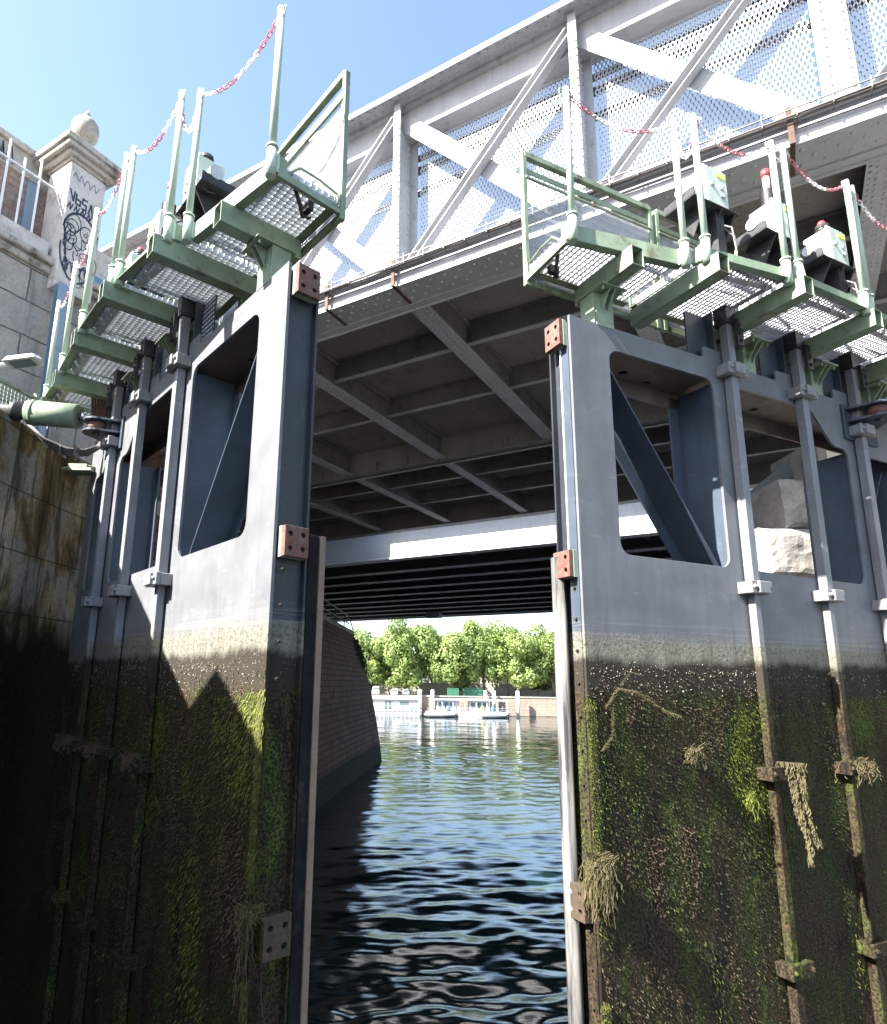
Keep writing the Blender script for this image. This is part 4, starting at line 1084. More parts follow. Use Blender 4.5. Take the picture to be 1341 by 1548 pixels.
# ---------------------------------------------------------------- walkways
SEC = [((-.16, -.20), (.80, -.35), .26), ((.86, -.45), (1.66, -.55), .24), ((1.73, -.57), (2.62, -.57), .24), ((2.69, -.55), (3.60, -.51), .24), ((3.67, -.49), (4.50, -.47), .24)]
def lerp(a, b, t): return a+(b-a)*t
def walkway(sd_):
    q = SIDES[sd_]; sx = q['s']; T = lambda p: (sx*p[0], p[1], p[2])
    g = empty('walkway', q['o'], q['a'], {'L': 'pale green steel walkway with galvanised grating on top of the left gate', 'R': 'pale green steel walkway with galvanised grating on top of the right gate'}[sd_], 'walkway', 'walkways on the two gates')
    Z = 3.02
    cross = [(.33, -.36, .24), (.93, -.58, .26), (1.73, -.68, .26), (2.66, -.66, .26), (3.63, -.6, .26), (4.42, -.56, .26)]
    for i, ((u0, v0), (u1, v1), vb) in enumerate(SEC):
        # front channel
        k = MB(T); k.bar((u0, v0, Z+.07), (u1, v1, Z+.07), .008, .125); k.bar((u0, v0+.03, Z+.13), (u1, v1+.03, Z+.13), .06, .008); k.bar((u0, v0+(-.03 if i else .03), Z+.011), (u1, v1+(-.03 if i else .03), Z+.011), .06, .008)
        k.box(u0-.004, u0+.004, v0-.02, v0+.06, Z+.01, Z+.13)
        k.build('front_channel', 'green', g, bevel=.002)
        k = MB(T); k.bar((u0, vb, Z+.07), (u1, vb, Z+.07), .01, .11); k.bar((u0, vb-.03, Z+.015), (u1, vb-.03, Z+.015), .06, .008); k.build('back_channel', 'green', g)
        # grating
        k = MB(T); n = int((u1-u0)/.042)
        for j in range(n+1):
            t = (j+.5)/(n+1); u = lerp(u0, u1, t); v = lerp(v0, v1, t); k.box(u-.0035, u+.0035, v+.012, vb-.012, Z+.045, Z+.085)
        vv = vb-.03
        while vv > min(v0, v1)+.03:
            ua = u0+.004
            if vv < max(v0, v1)+.02:
                t = (vv-.015-v0)/(v1-v0) if v1 != v0 else 0; ua = lerp(u0, u1, max(0, min(1, t)))
            if ua < u1-.05: k.box(ua, u1-.004, vv-.003, vv+.003, Z+.055, Z+.083)
            vv -= .046
        k.build('grating', 'galv', g)
        if i:  # slotted tray below the grating at the foot of the posts
            k = MB(T)
            k.bar((u0+.05, v0+.09, Z-.005), (u1-.05, v1+.09, Z-.005), .05, .006)
            for j in range(4):
                t = (j+.7)/4.6; u = lerp(u0, u1, t); v = lerp(v0, v1, t)+.02; k.bar((u, v, Z-.012), (u+.06, v+.05, Z-.03), .02, .012)
            k.build('clip_rail', 'galv', g)
    for (u, va, vb) in cross:
        k = MB(T); h = .15; wd = .11; t_ = .007
        z1 = Z+.005; z0 = z1-h
        k.box(u-wd/2, u-wd/2+t_, va, vb, z0, z1); k.box(u+wd/2-t_, u+wd/2, va, vb, z0, z1); k.box(u-wd/2+t_+.0005, u+wd/2-t_-.0005, va, vb, z0, z0+t_); k.box(u-wd/2+t_+.0005, u+wd/2-t_-.0005, va, vb, z1-t_, z1)
        k.box(u-wd/2+t_+.0005, u+wd/2-t_-.0005, vb-.004, vb-.0005, z0+t_, z1-t_)
        k.build('cross_beam', 'green', g, bevel=.002)
    # green stub columns on the gate top
    for u in (.34, 1.98, 2.90, 3.78):
        k = MB(T); z0, z1 = 2.60, 2.855
        if u < 1:
            k.box(u-.085, u+.085, -.004, .012, z0-.012, z1); k.box(u-.085, u+.085, .13, .146, z0, z1); k.box(u-.008, u+.008, .013, .129, z0, z1)
            k.box(u-.105, u-.088, .0, .14, z0, z1)
            for s_ in (-1, 1): k.add([(u+s_*.02, -.005, z1), (u+s_*.02, -.10, z1), (u+s_*.02, -.005, z1-.14), (u+s_*.03, -.005, z1), (u+s_*.03, -.10, z1), (u+s_*.03, -.005, z1-.14)], [(0, 1, 2), (5, 4, 3), (0, 3, 4, 1), (1, 4, 5, 2), (2, 5, 3, 0)])
        else:
            k.box(u-.075, u+.075, .02, .16, z0-.01, z1); 
            for s_ in (-.03, .03): k.add([(u+s_, .019, z1), (u+s_, -.10, z1), (u+s_, .019, z1-.15), (u+s_+.01, .019, z1), (u+s_+.01, -.10, z1), (u+s_+.01, .019, z1-.15)], [(0, 1, 2), (5, 4, 3), (0, 3, 4, 1), (1, 4, 5, 2), (2, 5, 3, 0)])
        k.box(u-.12, u+.12, -.12, .18, z1+.001, z1+.013)
        for a in (-.09, .09):
            for c in (-.09, .03, .14): k.tube([(u+a, c, z1-.03), (u+a, c, z1+.03)], .011, 6)
        k.build('stub_column', 'green', g, bevel=.002)
    # guard posts in sleeves
    pu = []
    for i, ((u0, v0), (u1, v1), vb) in enumerate(SEC):
        for e in ((u0, v0), (u1, v1)):
            f = (.02 if e[0] == u0 else -.02)
            pu.append((e[0]+f, e[1]-.035))
    posts = []
    for j, (u, v) in enumerate(pu):
        k = MB(T); k.tube([(u, v, Z-.03), (u, v, Z+.17)], .033, 14); k.tube([(u, v, Z+.17), (u, v, Z+.185)], .040, 14); k.box(u-.03, u+.03, v+.02, v+.04, Z+.0, Z+.13); k.build('post_sleeve', 'postgreen', g)
        k = MB(T); k.tube([(u, v, Z+.186), (u, v, Z+1.25)], .0245, 14)
        for s_ in (-1, 1):
            ring = [(u+s_*.045+.018*math.cos(t*math.pi/6), v, Z+1.20+.032*math.sin(t*math.pi/6)) for t in range(12)]; k.tube(ring, .0045, 5, close=True)
        k.build('guard_post', 'postgreen', g); posts.append((u, v))
    # back guard rail with wire mesh
    for (ua, ub) in ((-.14, 1.22), (1.30, 2.10), (2.90, 4.45)):
        k = MB(T); v = .29
        for u in (ua, ub): k.box(u-.02, u+.02, v-.02, v+.02, Z-.06, Z+1.13)
        k.bar((ua, v, Z+1.12), (ub, v, Z+1.12), .045, .05); k.bar((ua, v, Z+.98), (ub, v, Z+.98), .012, .05); k.bar((ua, v, Z-.03), (ub, v, Z-.03), .03, .05)
        k.bar((ua, v-.02, Z+.9), (ub, v-.02, Z+.9), .02, .02)
        k.build('back_rail', 'green', g, bevel=.003)
        k = MB(T); u = ua+.03
        while u < ub: k.box(u-.0016, u+.0016, v-.002, v+.002, Z, Z+.9); u += .0125
        z = Z+.03
        while z < Z+.9: k.box(ua, ub, v-.0055, v-.0025, z-.002, z+.002); z += .07
        k.build('wire_panel', 'galv', g)
    # tip end frame
    k = MB(T); k.bar((-.16, -.2, Z-.0), (-.14, .27, Z-.0), .03, .05); k.tube([(-.15, -.15, Z+.02), (-.17, -.05, Z+.12), (-.15, .1, Z+.14), (-.14, .25, Z+.12)], .008, 6); k.build('end_angle', 'green', g)
    # latch bits hanging under the tip
    k = MB(T); k.tube([(-.12, -.05, Z-.0), (-.10, .0, Z-.07), (-.05, .05, Z-.10), (-.02, .12, Z-.05)], .014, 8); k.box(-.10, -.02, .06, .10, Z-.06, Z+.0); k.build('latch', 'black', g)
    return posts
POSTS = {s_: walkway(s_) for s_ in 'LR'}

# ---------------------------------------------------------------- chains
def chain(a, b, sag, lab, phase=0, pin=None):
    a = Vector(a); b = Vector(b); mid = (a+b)/2-Vector((0, 0, sag))
    n = 60; pts = []
    for i in range(n+1):
        t = i/n; p = a*(1-t)**2+2*(2*mid-(a+b)/2)*t*(1-t)+b*t*t if False else a.lerp(b, t)-Vector((0, 0, sag*4*t*(1-t)))
        pts.append(p)
    # arc-length walk
    L = [0]
    for p, q in zip(pts, pts[1:]): L.append(L[-1]+(q-p).length)
    def at(s_):
        for i in range(n):
            if L[i+1] >= s_: f = (s_-L[i])/(L[i+1]-L[i]); return pts[i].lerp(pts[i+1], f), (pts[i+1]-pts[i]).normalized()
        return pts[-1], (pts[-1]-pts[-2]).normalized()
    k = MB(lambda p: tuple(Vector(p)-a)); s_ = 0.0; i = 0; pitch = .036
    while s_ < L[-1]:
        p, d = at(s_); u = d.cross(Vector((0, 0, 1))).normalized() if abs(d.z) < .95 else Vector((1, 0, 0)); v = d.cross(u)
        side = u if i % 2 else v
        ring = [p+d*(.024*(1 if abs(math.cos(t)) > .01 else 0)*math.copysign(1, math.cos(t))*min(1, abs(math.cos(t))*1.6))+side*(.0125*math.sin(t)) for t in [j*math.pi/4+math.pi/8 for j in range(8)]]
        k.cur = 0 if ((i+phase)//7) % 2 else 1
        k.tube(ring, .0042, 5, close=True); s_ += pitch; i += 1
    o = k.build('safety_chain', ['chainwhite', 'chainred'], None, loc=a, recalc=False)
    tag(o, lab, 'chain', 'red and white chains between guard posts')
    return o
for sd_ in 'LR':
    pp = POSTS[sd_]; nm = 'left' if sd_ == 'L' else 'right'
    ordn = ['outermost wide', 'short', 'second wide', 'second short', 'third wide', 'third short', 'fourth wide', 'fourth short', 'fifth wide']
    for j in range(len(pp)-1):
        if sd_ == 'R' and j > 6: break
        (u0, v0), (u1, v1) = pp[j], pp[j+1]
        a = WP(sd_, u0, v0, 4.21); b = WP(sd_, u1, v1, 4.21)
        wide = j % 2 == 0
        if wide: a, b = WP(sd_, u0+.03, v0, 4.22), WP(sd_, u1-.03, v1, 4.22); sag = .17
        else: sag = .30 if j == 1 else .1
        chain(a, b, sag, 'red and white chain, %s span from the tip of the %s walkway' % (ordn[j], nm), j*3)

# ---------------------------------------------------------------- sluice actuators above each rod
def actuator(sd_, i):
    q = SIDES[sd_]; u = RODS[i]; o_ = WP(sd_, u, 0, 3.2); sx = q['s']; T = lambda p: (sx*p[0], p[1], p[2])
    which = ('nearest the gate tip', 'in the middle', 'farthest from the tip')[i]
    g = empty('sluice_actuator', o_, q['a'], 'grey green actuator box on black bracket, %s walkway, %s' % ({'L': 'left', 'R': 'right'}[sd_], which), 'actuator', 'sluice actuators on the walkways')
    k = MB(T); k.plate([[(-.36, -.15), (.20, -.15), (.20, .16), (-.36, .16)]], lambda a, b, c: (a, b, .775+c), .012)
    k.box(-.36, -.348, -.15, .16, .788, .86)
    for x in (-.22, -.02, .14): k.add([(x, -.14, .774), (x, .16, .774), (x, .0, .52), (x+.012, -.14, .774), (x+.012, .16, .774), (x+.012, 0, .52)], [(0, 1, 2), (5, 4, 3), (0, 3, 4, 1), (1, 4, 5, 2), (2, 5, 3, 0)])
    k.build('bracket', 'black', g, bevel=.002)
    k = MB(T); k.box(-.17, .10, -.13, .12, .80, 1.17); bx = k.build('housing', 'boxgreen', g, bevel=.01)
    k = MB(T)
    for j in range(6): k.tube([(-.15+.044*j, -.10, 1.171), (-.15+.044*j, -.10, 1.192)], .014, 8)
    k.build('gland_row', 'galv', bx)
    for x, z in ((-.10, .99), (.02, .99), (.03, .91)): k = MB(T); k.tube([(x, -.131, z), (x, -.152, z)], .020, 12); k.build('cable_gland', 'galv', bx)
    k = MB(T); k.box(-.03, .08, -.1335, -.1305, 1.09, 1.13); k.build('yellow_plate', 'yellow', bx)
    k = MB(T); k.tube([(-.171, -.03, .90), (-.24, -.03, .90), (-.241, -.03, .90), (-.37, -.03, .90)], [.05, .05, .06, .06], 18); k.build('motor', 'galv', g)
    if i == 1:
        k = MB(T); z = 1.042; pr = []
        while z < 1.26: pr += [(.07, z-1.04), (.052, z-1.03)]; z += .022
        k.lathe((-.03, 0, 1.17), pr, 16); k.build('bellows', 'black', g)
        k = MB(T); k.tube([(-.03, 0, 1.39), (-.03, 0, 1.55)], .03, 14); k.build('indicator_tube', 'chainwhite', g)
        k = MB(T); k.tube([(-.03, 0, 1.55), (-.03, 0, 1.62)], .036, 14); k.tube([(-.03, 0, 1.375), (-.03, 0, 1.40)], [.07, .03], 14); k.build('red_cap', 'red', g)
    else:
        k = MB(T); k.tube([(-.03, 0, 1.171), (-.03, 0, 1.30)], .06, 16)
        for z in (1.20, 1.23, 1.26): k.tube([(-.03, 0, z), (-.03, 0, z+.012)], .066, 16)
        k.build('bellows', 'black', g)
        if i == 2: k = MB(T); k.tube([(-.03, 0, 1.301), (-.03, 0, 1.33), (.01, 0, 1.37)], [.05, .035, .012], 12); k.build('red_cap', 'red', g)
    k = MB(T); k.tube([(.02, -.05, .70), (.0, -.2, .55), (-.05, -.25, .3), (-.1, -.2, .0)], .008, 6); k.tube([(.06, -.05, .70), (.05, -.18, .5), (0, -.22, .3), (-.05, -.2, .0)], .008, 6); k.build('lead', 'cable', g)
    if sd_ == 'L' and i == 0:
        k = MB(T); k.tube([(-.28+.0*math.cos(t), -.05+.075*math.cos(t), .83+.075*math.sin(t)) for t in [j*math.pi/10 for j in range(20)]], .010, 7, close=True)
        for a in range(3): k.tube([(-.28, -.05, .83), (-.28, -.05+.07*math.cos(a*2.1), .83+.07*math.sin(a*2.1))], .007, 6)
        k.tube([(-.28, -.05, .83), (-.22, -.05, .84)], .02, 10); k.build('hand_wheel', 'black', g)
for sd_ in 'LR':
    for i in range(3): actuator(sd_, i)

# ---------------------------------------------------------------- weeds caught on clamps
def weed(pos, spread, length, n, lab, mats='straw', seed=1, thick=.0022, name='hanging_weed'):
    r2 = random.Random(seed); k = MB(); n = int(n*2.2)
    for i in range(n):
        a = Vector((r2.gauss(0, spread), r2.gauss(0, .02)-.01, r2.uniform(-.015, .02))); L_ = length*r2.uniform(.25, 1); pts = [a]; p = a.copy(); dx = r2.gauss(0, .045)
        for j in range(6):
            p = p+Vector((dx*L_/6+r2.gauss(0, .011), r2.gauss(-.001, .008), -L_/6*r2.uniform(.5, 1.4))); pts.append(p.copy())
        if r2.random() < .3: pts.insert(0, a+Vector((r2.gauss(0, .03), -.02, .03)))
        k.tube(pts, thick*r2.uniform(.5, 1.3), 4, cap=False)
    tag(k.build(name, mats, None, loc=pos, recalc=False), lab, 'weed', 'weed caught on the gates')
def fat(pos, strands, lab, seed=1):
    r2 = random.Random(seed); k = MB()
    for (pts, r_) in strands:
        n = len(pts)
        for j in range(int(200*n/3)):
            f = r2.random()*(n-1); i = int(f); t = f-i; p = Vector(pts[i]).lerp(Vector(pts[min(i+1, n-1)]), t); p += Vector((r2.gauss(0, r_*.4), r2.gauss(0, r_*.4), 0)); l = min(.06, r_*r2.uniform(1.2, 3.2))
            k.tube([p, p+Vector((r2.gauss(0, .006), r2.gauss(-.002, .005), -l*.5)), p+Vector((r2.gauss(0, .009), r2.gauss(-.002, .006), -l))], r_*r2.uniform(.08, .22), 4, cap=False)
    tag(k.build('hanging_weed', 'straw', None, loc=pos, recalc=False), lab, 'weed', 'weed caught on the gates')
p = WP('R', 1.70, -.13, -.55)
fat(p, [([(0, 0, 0), (.02, 0, -.2), (.06, -.01, -.42), (.08, 0, -.62)], .024), ([(.04, 0, .01), (.08, 0, -.25), (.13, 0, -.5)], .022), ([(-.05, 0, .02), (.0, 0, -.1), (.03, 0, -.35)], .02), ([(.06, 0, .02), (.09, 0, -.18)], .02), ([(-.08, 0, .03), (.1, 0, .02)], .02)],
    'long pale weed strands hanging from the first rod clamp of the right gate', 3)
p = WP('R', 2.53, -.12, -.56); weed(p, .05, .16, 60, 'tuft of pale weed on the clamp of the second rod of the right gate', 'straw', 4)
p = WP('R', .0, -.02, -1.02); weed(p, .035, .32, 150, 'thick wad of straw coloured weed at the right gate edge', 'straw', 5)
fat(WP('R', .12, -.03, -.02), [([(0, 0, -.12), (.08, -.01, 0), (.2, -.01, -.02), (.36, 0, -.13), (.47, 0, -.17)], .0065), ([(.05, 0, -.1), (.03, 0, -.3), (-.04, 0, -.38)], .0045), ([(.10, 0, .02), (.16, -.02, .10), (.24, -.01, .08)], .003)], 'arching twig of weed draped on the upper skin of the right gate', 6)
weed(WP('R', .86, -.02, -.42), .03, .12, 30, 'small pale sprig of weed in the middle of the right gate skin', 'straw', 7)
weed(WP('R', 1.38, -.02, -.75), .02, .16, 22, 'short wisp of weed left of the first clamp on the right gate', 'moss', 27)
weed(WP('L', .02, -.02, -1.14), .035, .12, 60, 'tangle of weed on the lowest bearing block of the left gate', 'straw', 8)
weed(WP('L', .02, -.01, -1.2), .008, .5, 10, 'thin weed streamers hanging down the edge of the left gate', 'straw', 9)
weed(WP('L', 1.64, -.12, -.54), .035, .12, 50, 'mossy tuft on the clamp of the first rod of the left gate', 'mossbrown', 10)
weed(WP('L', 2.52, -.12, -.54), .04, .12, 45, 'mossy tuft on the clamp of the second rod of the left gate', 'mossbrown', 11)
weed(WP('L', 3.33, -.12, -.54), .045, .16, 50, 'mossy tuft on the clamp of the third rod of the left gate', 'mossbrown', 12)

# ---------------------------------------------------------------- quayside bits, left
def quay_left():
    # lamp head
    l = empty('street_lamp', (-4.62, 7.0, 2.46), 0, 'grey flat head street lamp on a short arm at the left picture edge', 'lamp')
    k = MB(); k.tube([(-.5, .1, 0), (-.5, .1, .95), (-.42, .06, 1.08), (-.05, 0, 1.18)], .03, 10); k.build('arm', 'galv', l)
    k = MB(); k.add([(-.08, -.12, 1.14), (.30, -.12, 1.20), (.34, .0, 1.22), (.30, .12, 1.20), (-.08, .12, 1.14), (-.04, -.09, 1.22), (.26, -.08, 1.27), (.28, 0, 1.28), (.26, .08, 1.27), (-.04, .09, 1.22)],
                    [(0, 4, 3, 2, 1), (5, 6, 7, 8, 9), (0, 1, 6, 5), (1, 2, 7, 6), (2, 3, 8, 7), (3, 4, 9, 8), (4, 0, 5, 9)]); k.build('head', 'galv', l, bevel=.01)
    k = MB(); k.add([(-.02, -.08, 1.145), (.24, -.08, 1.186), (.24, .08, 1.186), (-.02, .08, 1.145)], [(0, 1, 2, 3)]); k.build('lens', 'glass', l)
    c = empty('camera_box', (-4.36, 7.4, 3.0), 0, 'small white junction box on a bracket below the street lamp', 'box')
    k = MB(); k.box(-.06, .06, -.04, .04, .38, .50); k.build('box', 'white', c, bevel=.006)
    k = MB(); k.tube([(0, .05, .4), (.08, .06, .35), (.1, .08, .2), (.06, .1, .0)], .008, 6); k.box(-.05, .05, -.02, .05, .33, .378); k.tube([(0, .03, -.5), (0, .03, .34)], .015, 8); k.build('bracket', 'darksteel', c)
    # green mesh fence
    f = empty('mesh_fence', (-5.0, 6.0, 2.46), 0, 'low dark green mesh fence at the left picture edge behind the ram', 'fence')
    A = Vector((-.2, -1.6, .0)); B = Vector((.55, 1.25, .0)); d = B-A
    k = MB(); k.bar(A+Vector((0, 0, .84)), B+Vector((0, 0, .84)), .03, .035); k.bar(A+Vector((0, 0, .08)), B+Vector((0, 0, .08)), .03, .03); k.build('rail', 'green', f)
    k = MB(); n = 60
    for i in range(n):
        p = A+d*i/n; k.bar(p+Vector((0, 0, .08)), p+d*(8/n)*.0+Vector((0, 0, .84)), .006, .006)
    for i in range(16): k.bar(A+Vector((0, 0, .1+.047*i)), B+Vector((0, 0, .1+.047*i)), .006, .006)
    k.build('mesh', 'green', f)
    for t in (0, .5, 1): p = A+d*t; k = MB(); k.bar(p, p+Vector((0, 0, .9)), .04, .04); k.build('post', 'green', f)
    # hoses
    h = MB()
    for i in range(4):
        h.tube([(-3.88+.0*i, 6.25+.03*i, 2.56), (-3.72, 6.3+.03*i, 2.42-.02*i), (-3.5, 6.35+.02*i, 2.33-.018*i), (-3.34, 6.42+.02*i, 2.34-.01*i), (-3.25+.015*i, 6.5, 2.42), (-3.22+.018*i, 6.6, 2.62), (-3.22+.018*i, 6.62, 2.95)], .016, 8)
    for z in range(2): h.box(-3.56+.15*z, -3.545+.15*z, 6.32, 6.44, 2.25, 2.36)
    tag(h.build('hose_bundle', 'cable'), 'bundle of grey hoses looping from the wall under the left ram', 'hose')
    h = MB()
    for i in range(6): h.tube([(0.03*i, 0, 0), (.03*i+.01, .01, -.15), (.02*i+.03, .03, -.42)], .013, 6)
    tag(h.build('cable_bundle', 'rust', None, loc=WP('L', 3.75, -.2, 3.0)), 'brown bundle of cables dropping from the left walkway', 'cable')
    # clamp block between heel and wall
    k = MB(); k.box(-.12, .16, -.1, .1, -.03, .0); k.box(-.1, .1, -.08, .08, .001, .05); k.tube([(-.15, -.1, -.02), (.1, -.05, .03), (.2, .05, .02)], .02, 8)
    tag(k.build('heel_anchor', 'green', None, loc=(-3.52, 6.72, 2.22)), 'pale green anchor fitting beside the heel of the left gate', 'bracket')
quay_left()

# ---------------------------------------------------------------- far bank
def far_bank():
    k = MB(); k.v = [(-90, 98.6, -5.6), (160, 104.5, -5.6), (160, 104.5, -2.2), (-90, 98.6, -2.2)]; k.uv = {0: (0, -5.6), 1: (250, -5.6), 2: (250, -2.2), 3: (0, -2.2)}
    k.f = [(0, 1, 2, 3)]; k.mi = [0]; k.sm = [False]; q = k.build('quay_wall', 'quaystone', None, recalc=False); tag(q, 'cream stone quay wall along the far bank of the river', 'quay wall')
    k = MB(); k.bar((-90, 98.75, -2.13), (160, 104.65, -2.13), .5, .16); k.build('coping', 'coping', q)
    g = MB(); g.add([(-90, 98.8, -2.19), (160, 104.7, -2.19), (160, 120, -2.15), (-90, 120, -2.15)], [(0, 1, 2, 3)]); tag(g.build('quayside', 'ground', recalc=False), kind='structure')
    # upper road wall with parapet
    e = empty('embankment_wall', (0, 116, 0), 0, 'pale embankment wall with a balustrade behind the trees on the far bank', 'wall')
    k = MB(); k.box(-80, 150, 0, .5, -2.3, -.35); k.build('wall_face', 'concrete', e)
    k = MB(); k.box(-80, 150, -.06, .56, -.349, -.12); k.box(-80, 150, .1, .4, .55, .72)
    for x in np.arange(-30, 60, .55): k.box(x, x+.18, .15, .35, -.119, .549)
    k.build('balustrade', 'concrete', e)
    g = MB(); g.add([(-1500, 116.5, -.36), (1500, 116.5, -.36), (1500, 2600, -.3), (-1500, 2600, -.3)], [(0, 1, 2, 3)]); tag(g.build('upper_bank', 'ground', recalc=False), kind='structure')
    def crown(seed, rx, rz, n, leaf, mat_, sz=.30):
        r2 = random.Random(seed); k = MB()
        lobes = []
        for i in range(34):
            th = r2.uniform(0, 6.28); ph = r2.uniform(-.75, 1.0); rr = r2.uniform(.52, .82)
            c = Vector((rx*rr*math.cos(th)*math.cos(ph), rx*rr*math.sin(th)*math.cos(ph), rz*rr*math.sin(ph)))
            lobes.append((c, r2.uniform(.22, .40)*rx))
        lobes.append((Vector((0, 0, 0)), rx*.45))
        for i in range(n):
            c, r_ = lobes[int(r2.random()*len(lobes))]; d = Vector((r2.gauss(0, 1), r2.gauss(0, 1), r2.gauss(0, 1))).normalized(); f = r2.uniform(.55, 1.05)**.7
            leafquad(k, c+d*r_*f, sz, r2, d)
        return k
    def trunk(h, r_, seed):
        r2 = random.Random(seed); k = MB()
        k.tube([(0, 0, -.3), (.05, 0, h*.35), (-.05, .05, h*.7), (.1, 0, h*1.05)], [r_*1.25, r_, r_*.85, r_*.6], 9)
        for i in range(7):
            a = r2.uniform(0, 6.28); z0 = h*r2.uniform(.55, 1.0); L_ = r2.uniform(1.6, 3.2)
            p0 = Vector((0, 0, z0)); p1 = p0+Vector((math.cos(a)*L_*.5, math.sin(a)*L_*.5, L_*.45)); p2 = p1+Vector((math.cos(a)*L_*.5, math.sin(a)*L_*.5, L_*.8))
            k.tube([p0, p1, p2], [r_*.5, r_*.35, r_*.12], 6)
        return k
    # plane trees: x, y, crown centre z, rx, rz
    TR = [(-5.6, 108, 3.6, 4.0, 4.9, 'pale tall plane tree nearest the stone pier'), (1.6, 108.5, 4.4, 5.3, 6.0, 'tallest broad plane tree right of the pier, its top touching the bridge'), (8.6, 107.5, 3.4, 4.3, 5.2, 'darker plane tree behind the green containers'),
          (14.2, 109, 4.4, 4.4, 5.9, 'tall narrow plane tree above the white columns'), (19.6, 107.5, 3.9, 4.6, 5.4, 'round plane tree right of the white columns'), (25.6, 108.5, 4.0, 4.6, 5.3, 'plane tree beside the right gate post'),
          (-12.5, 109, 4, 4.6, 5.4, 'plane tree behind the stone pier'), (31.8, 109, 4, 4.8, 5.4, 'plane tree behind the right gate'), (38.5, 109, 4, 4.8, 5.4, 'last plane tree behind the right gate')]
    crowns = {}
    for i, (x, y, cz, rx, rz, lab) in enumerate(TR):
        t = empty('plane_tree', (x, y, -2.15), 0, lab, 'tree', 'plane trees on the far bank')
        v = i % 4
        if v not in crowns: crowns[v] = crown(20+v, 1.0, 1.2, 17000, 0, 'leaf', .040)
        if isinstance(crowns[v], MB):
            o = crowns[v].build('crown', 'leaf', t, recalc=False); crowns[v] = o
        else: o = crowns[v].copy(); col.objects.link(o); o.parent = t
        o.location = (0, 0, cz+2.15); o.scale = (rx*1.18, rx*1.0, rz/1.2*1.22); o.rotation_euler = (0, 0, i*1.3)
        trunk(cz+2.15-rz*.35, .26, i).build('trunk', 'bark', t)
    # far tree line beyond
    r2 = random.Random(77)
    far = MB()
    for i in range(16000):
        x = r2.uniform(-60, 100); y = r2.uniform(122, 130); h = 4.6+1.6*math.sin(x*.31)+1.1*math.sin(x*.83+1); z = -.3+h*(r2.random()**.7); leafquad(far, (x, y, z), .42, r2)
    tag(far.build('distant_wood', 'leaf_dark', None, recalc=False), 'dark band of far trees behind the balustrade', 'wood', kind='stuff')
    # shrubs
    for i, (x, y, r_, h, lab) in enumerate([(-.6, 104.6, 1.5, 1.6, 'round pale green shrub above the white houseboat'), (2.2, 104.4, 1.7, 1.5, 'wide pale green shrub between the columns'), (23.8, 112, 2.0, 1.4, 'dark shrub below the tree by the right gate'), (27.5, 112, 1.8, 1.6, 'dark shrub half hidden by the right gate post'), (-4.5, 110, 1.3, 1.0, 'dark shrub behind the parked vans')]):
        t = empty('shrub', (x, y, -2.15), 0, lab, 'shrub', 'shrubs on the far bank'); c = crown(50+i, 1, 1, 2200, 0, '', .10)
        o = c.build('foliage', 'leaf' if i < 2 else 'leaf_dark', t, recalc=False); o.scale = (r_, r_*.8, h*.7); o.location = (0, 0, h*.95+.35)
        k = MB(); k.tube([(0, 0, -.1), (0.05, 0, h)], .07, 6); k.build('stem', 'bark', t)
    # mooring columns
    for x, lab in ((3.3, 'leftmost white mooring column, between the boats'), (5.25, 'second white mooring column from the left'), (13.3, 'third white mooring column, behind the canopy boat'), (14.6, 'fourth white mooring column, behind the canopy boat'), (18.1, 'tall white mooring column standing clear on the right')):
        y = 100.3 if x < 16 else 99.7
        c = empty('mooring_column', (x, y, -5.5), 0, lab, 'column', 'white mooring columns'); k = MB(); k.tube([(0, 0, 0), (0, 0, 4.25)], .26, 14); k.build('shaft', 'white', c)
        k = MB(); k.tube([(0, 0, 4.251), (0, 0, 4.33)], [.28, .2], 14); k.build('cap', 'white', c)
    # containers
    for x, y, w_, lab in ((8.6, 103.3, 1.7, 'small green container under the trees, left one'), (12.0, 106, 3.2, 'long dark green container under the trees, right one')):
        c = empty('container', (x, y, -2.15), 0, lab, 'container', 'green containers'); k = MB(); k.box(-w_/2, w_/2, -.5, .5, .1, 1.15)
        for j in range(int(w_/.2)): k.box(-w_/2+.05+j*.2, -w_/2+.12+j*.2, -.53, -.501, .15, 1.1)
        k.build('body', 'containergreen', c); k = MB(); k.box(-w_/2-.03, w_/2+.03, -.55, .55, 1.151, 1.22); k.build('lid', 'containergreen', c)
    # parked cars and vans
    def car(x, y, van, c_, lab):
        e_ = empty('parked_van' if van else 'parked_car', (x, y, -2.15), 0, lab, 'van' if van else 'car', 'vehicles parked on the far quay'); h = 1.35 if van else 1.0; w_ = 1.1
        pr = [(-.55, .22), (-.56, .7), (-.48, h*.78 if not van else .85), (-.42, h), (.42, h), (.48, h*.78 if not van else .85), (.56, .7), (.55, .22)]
        k = MB(); k.plate([pr], lambda a, b, c: (a, c-.9, b), 1.8 if not van else 2.2); k.build('body', c_, e_, bevel=.06)
        k = MB(); k.box(-.40, .40, -.925, -.90, h*.62, h*.9); k.build('windscreen', 'glass', e_)
        for s_ in (-1, 1):
            for yy in (-.6, .6):
                k = MB(); k.tube([(s_*.40, yy, .2), (s_*.54, yy, .2)], .2, 12); k.build('wheel', 'tyre', e_)
            k = MB(); k.tube([(s_*.38, -.91, .55), (s_*.38, -.93, .55)], .07, 8); k.build('headlight', 'white', e_)
    car(-5.2, 103, True, 'white', 'white van at the left end of the far quay beside the stone pier')
    car(-3.5, 103.2, True, 'white', 'second white van, right of the first on the far quay')
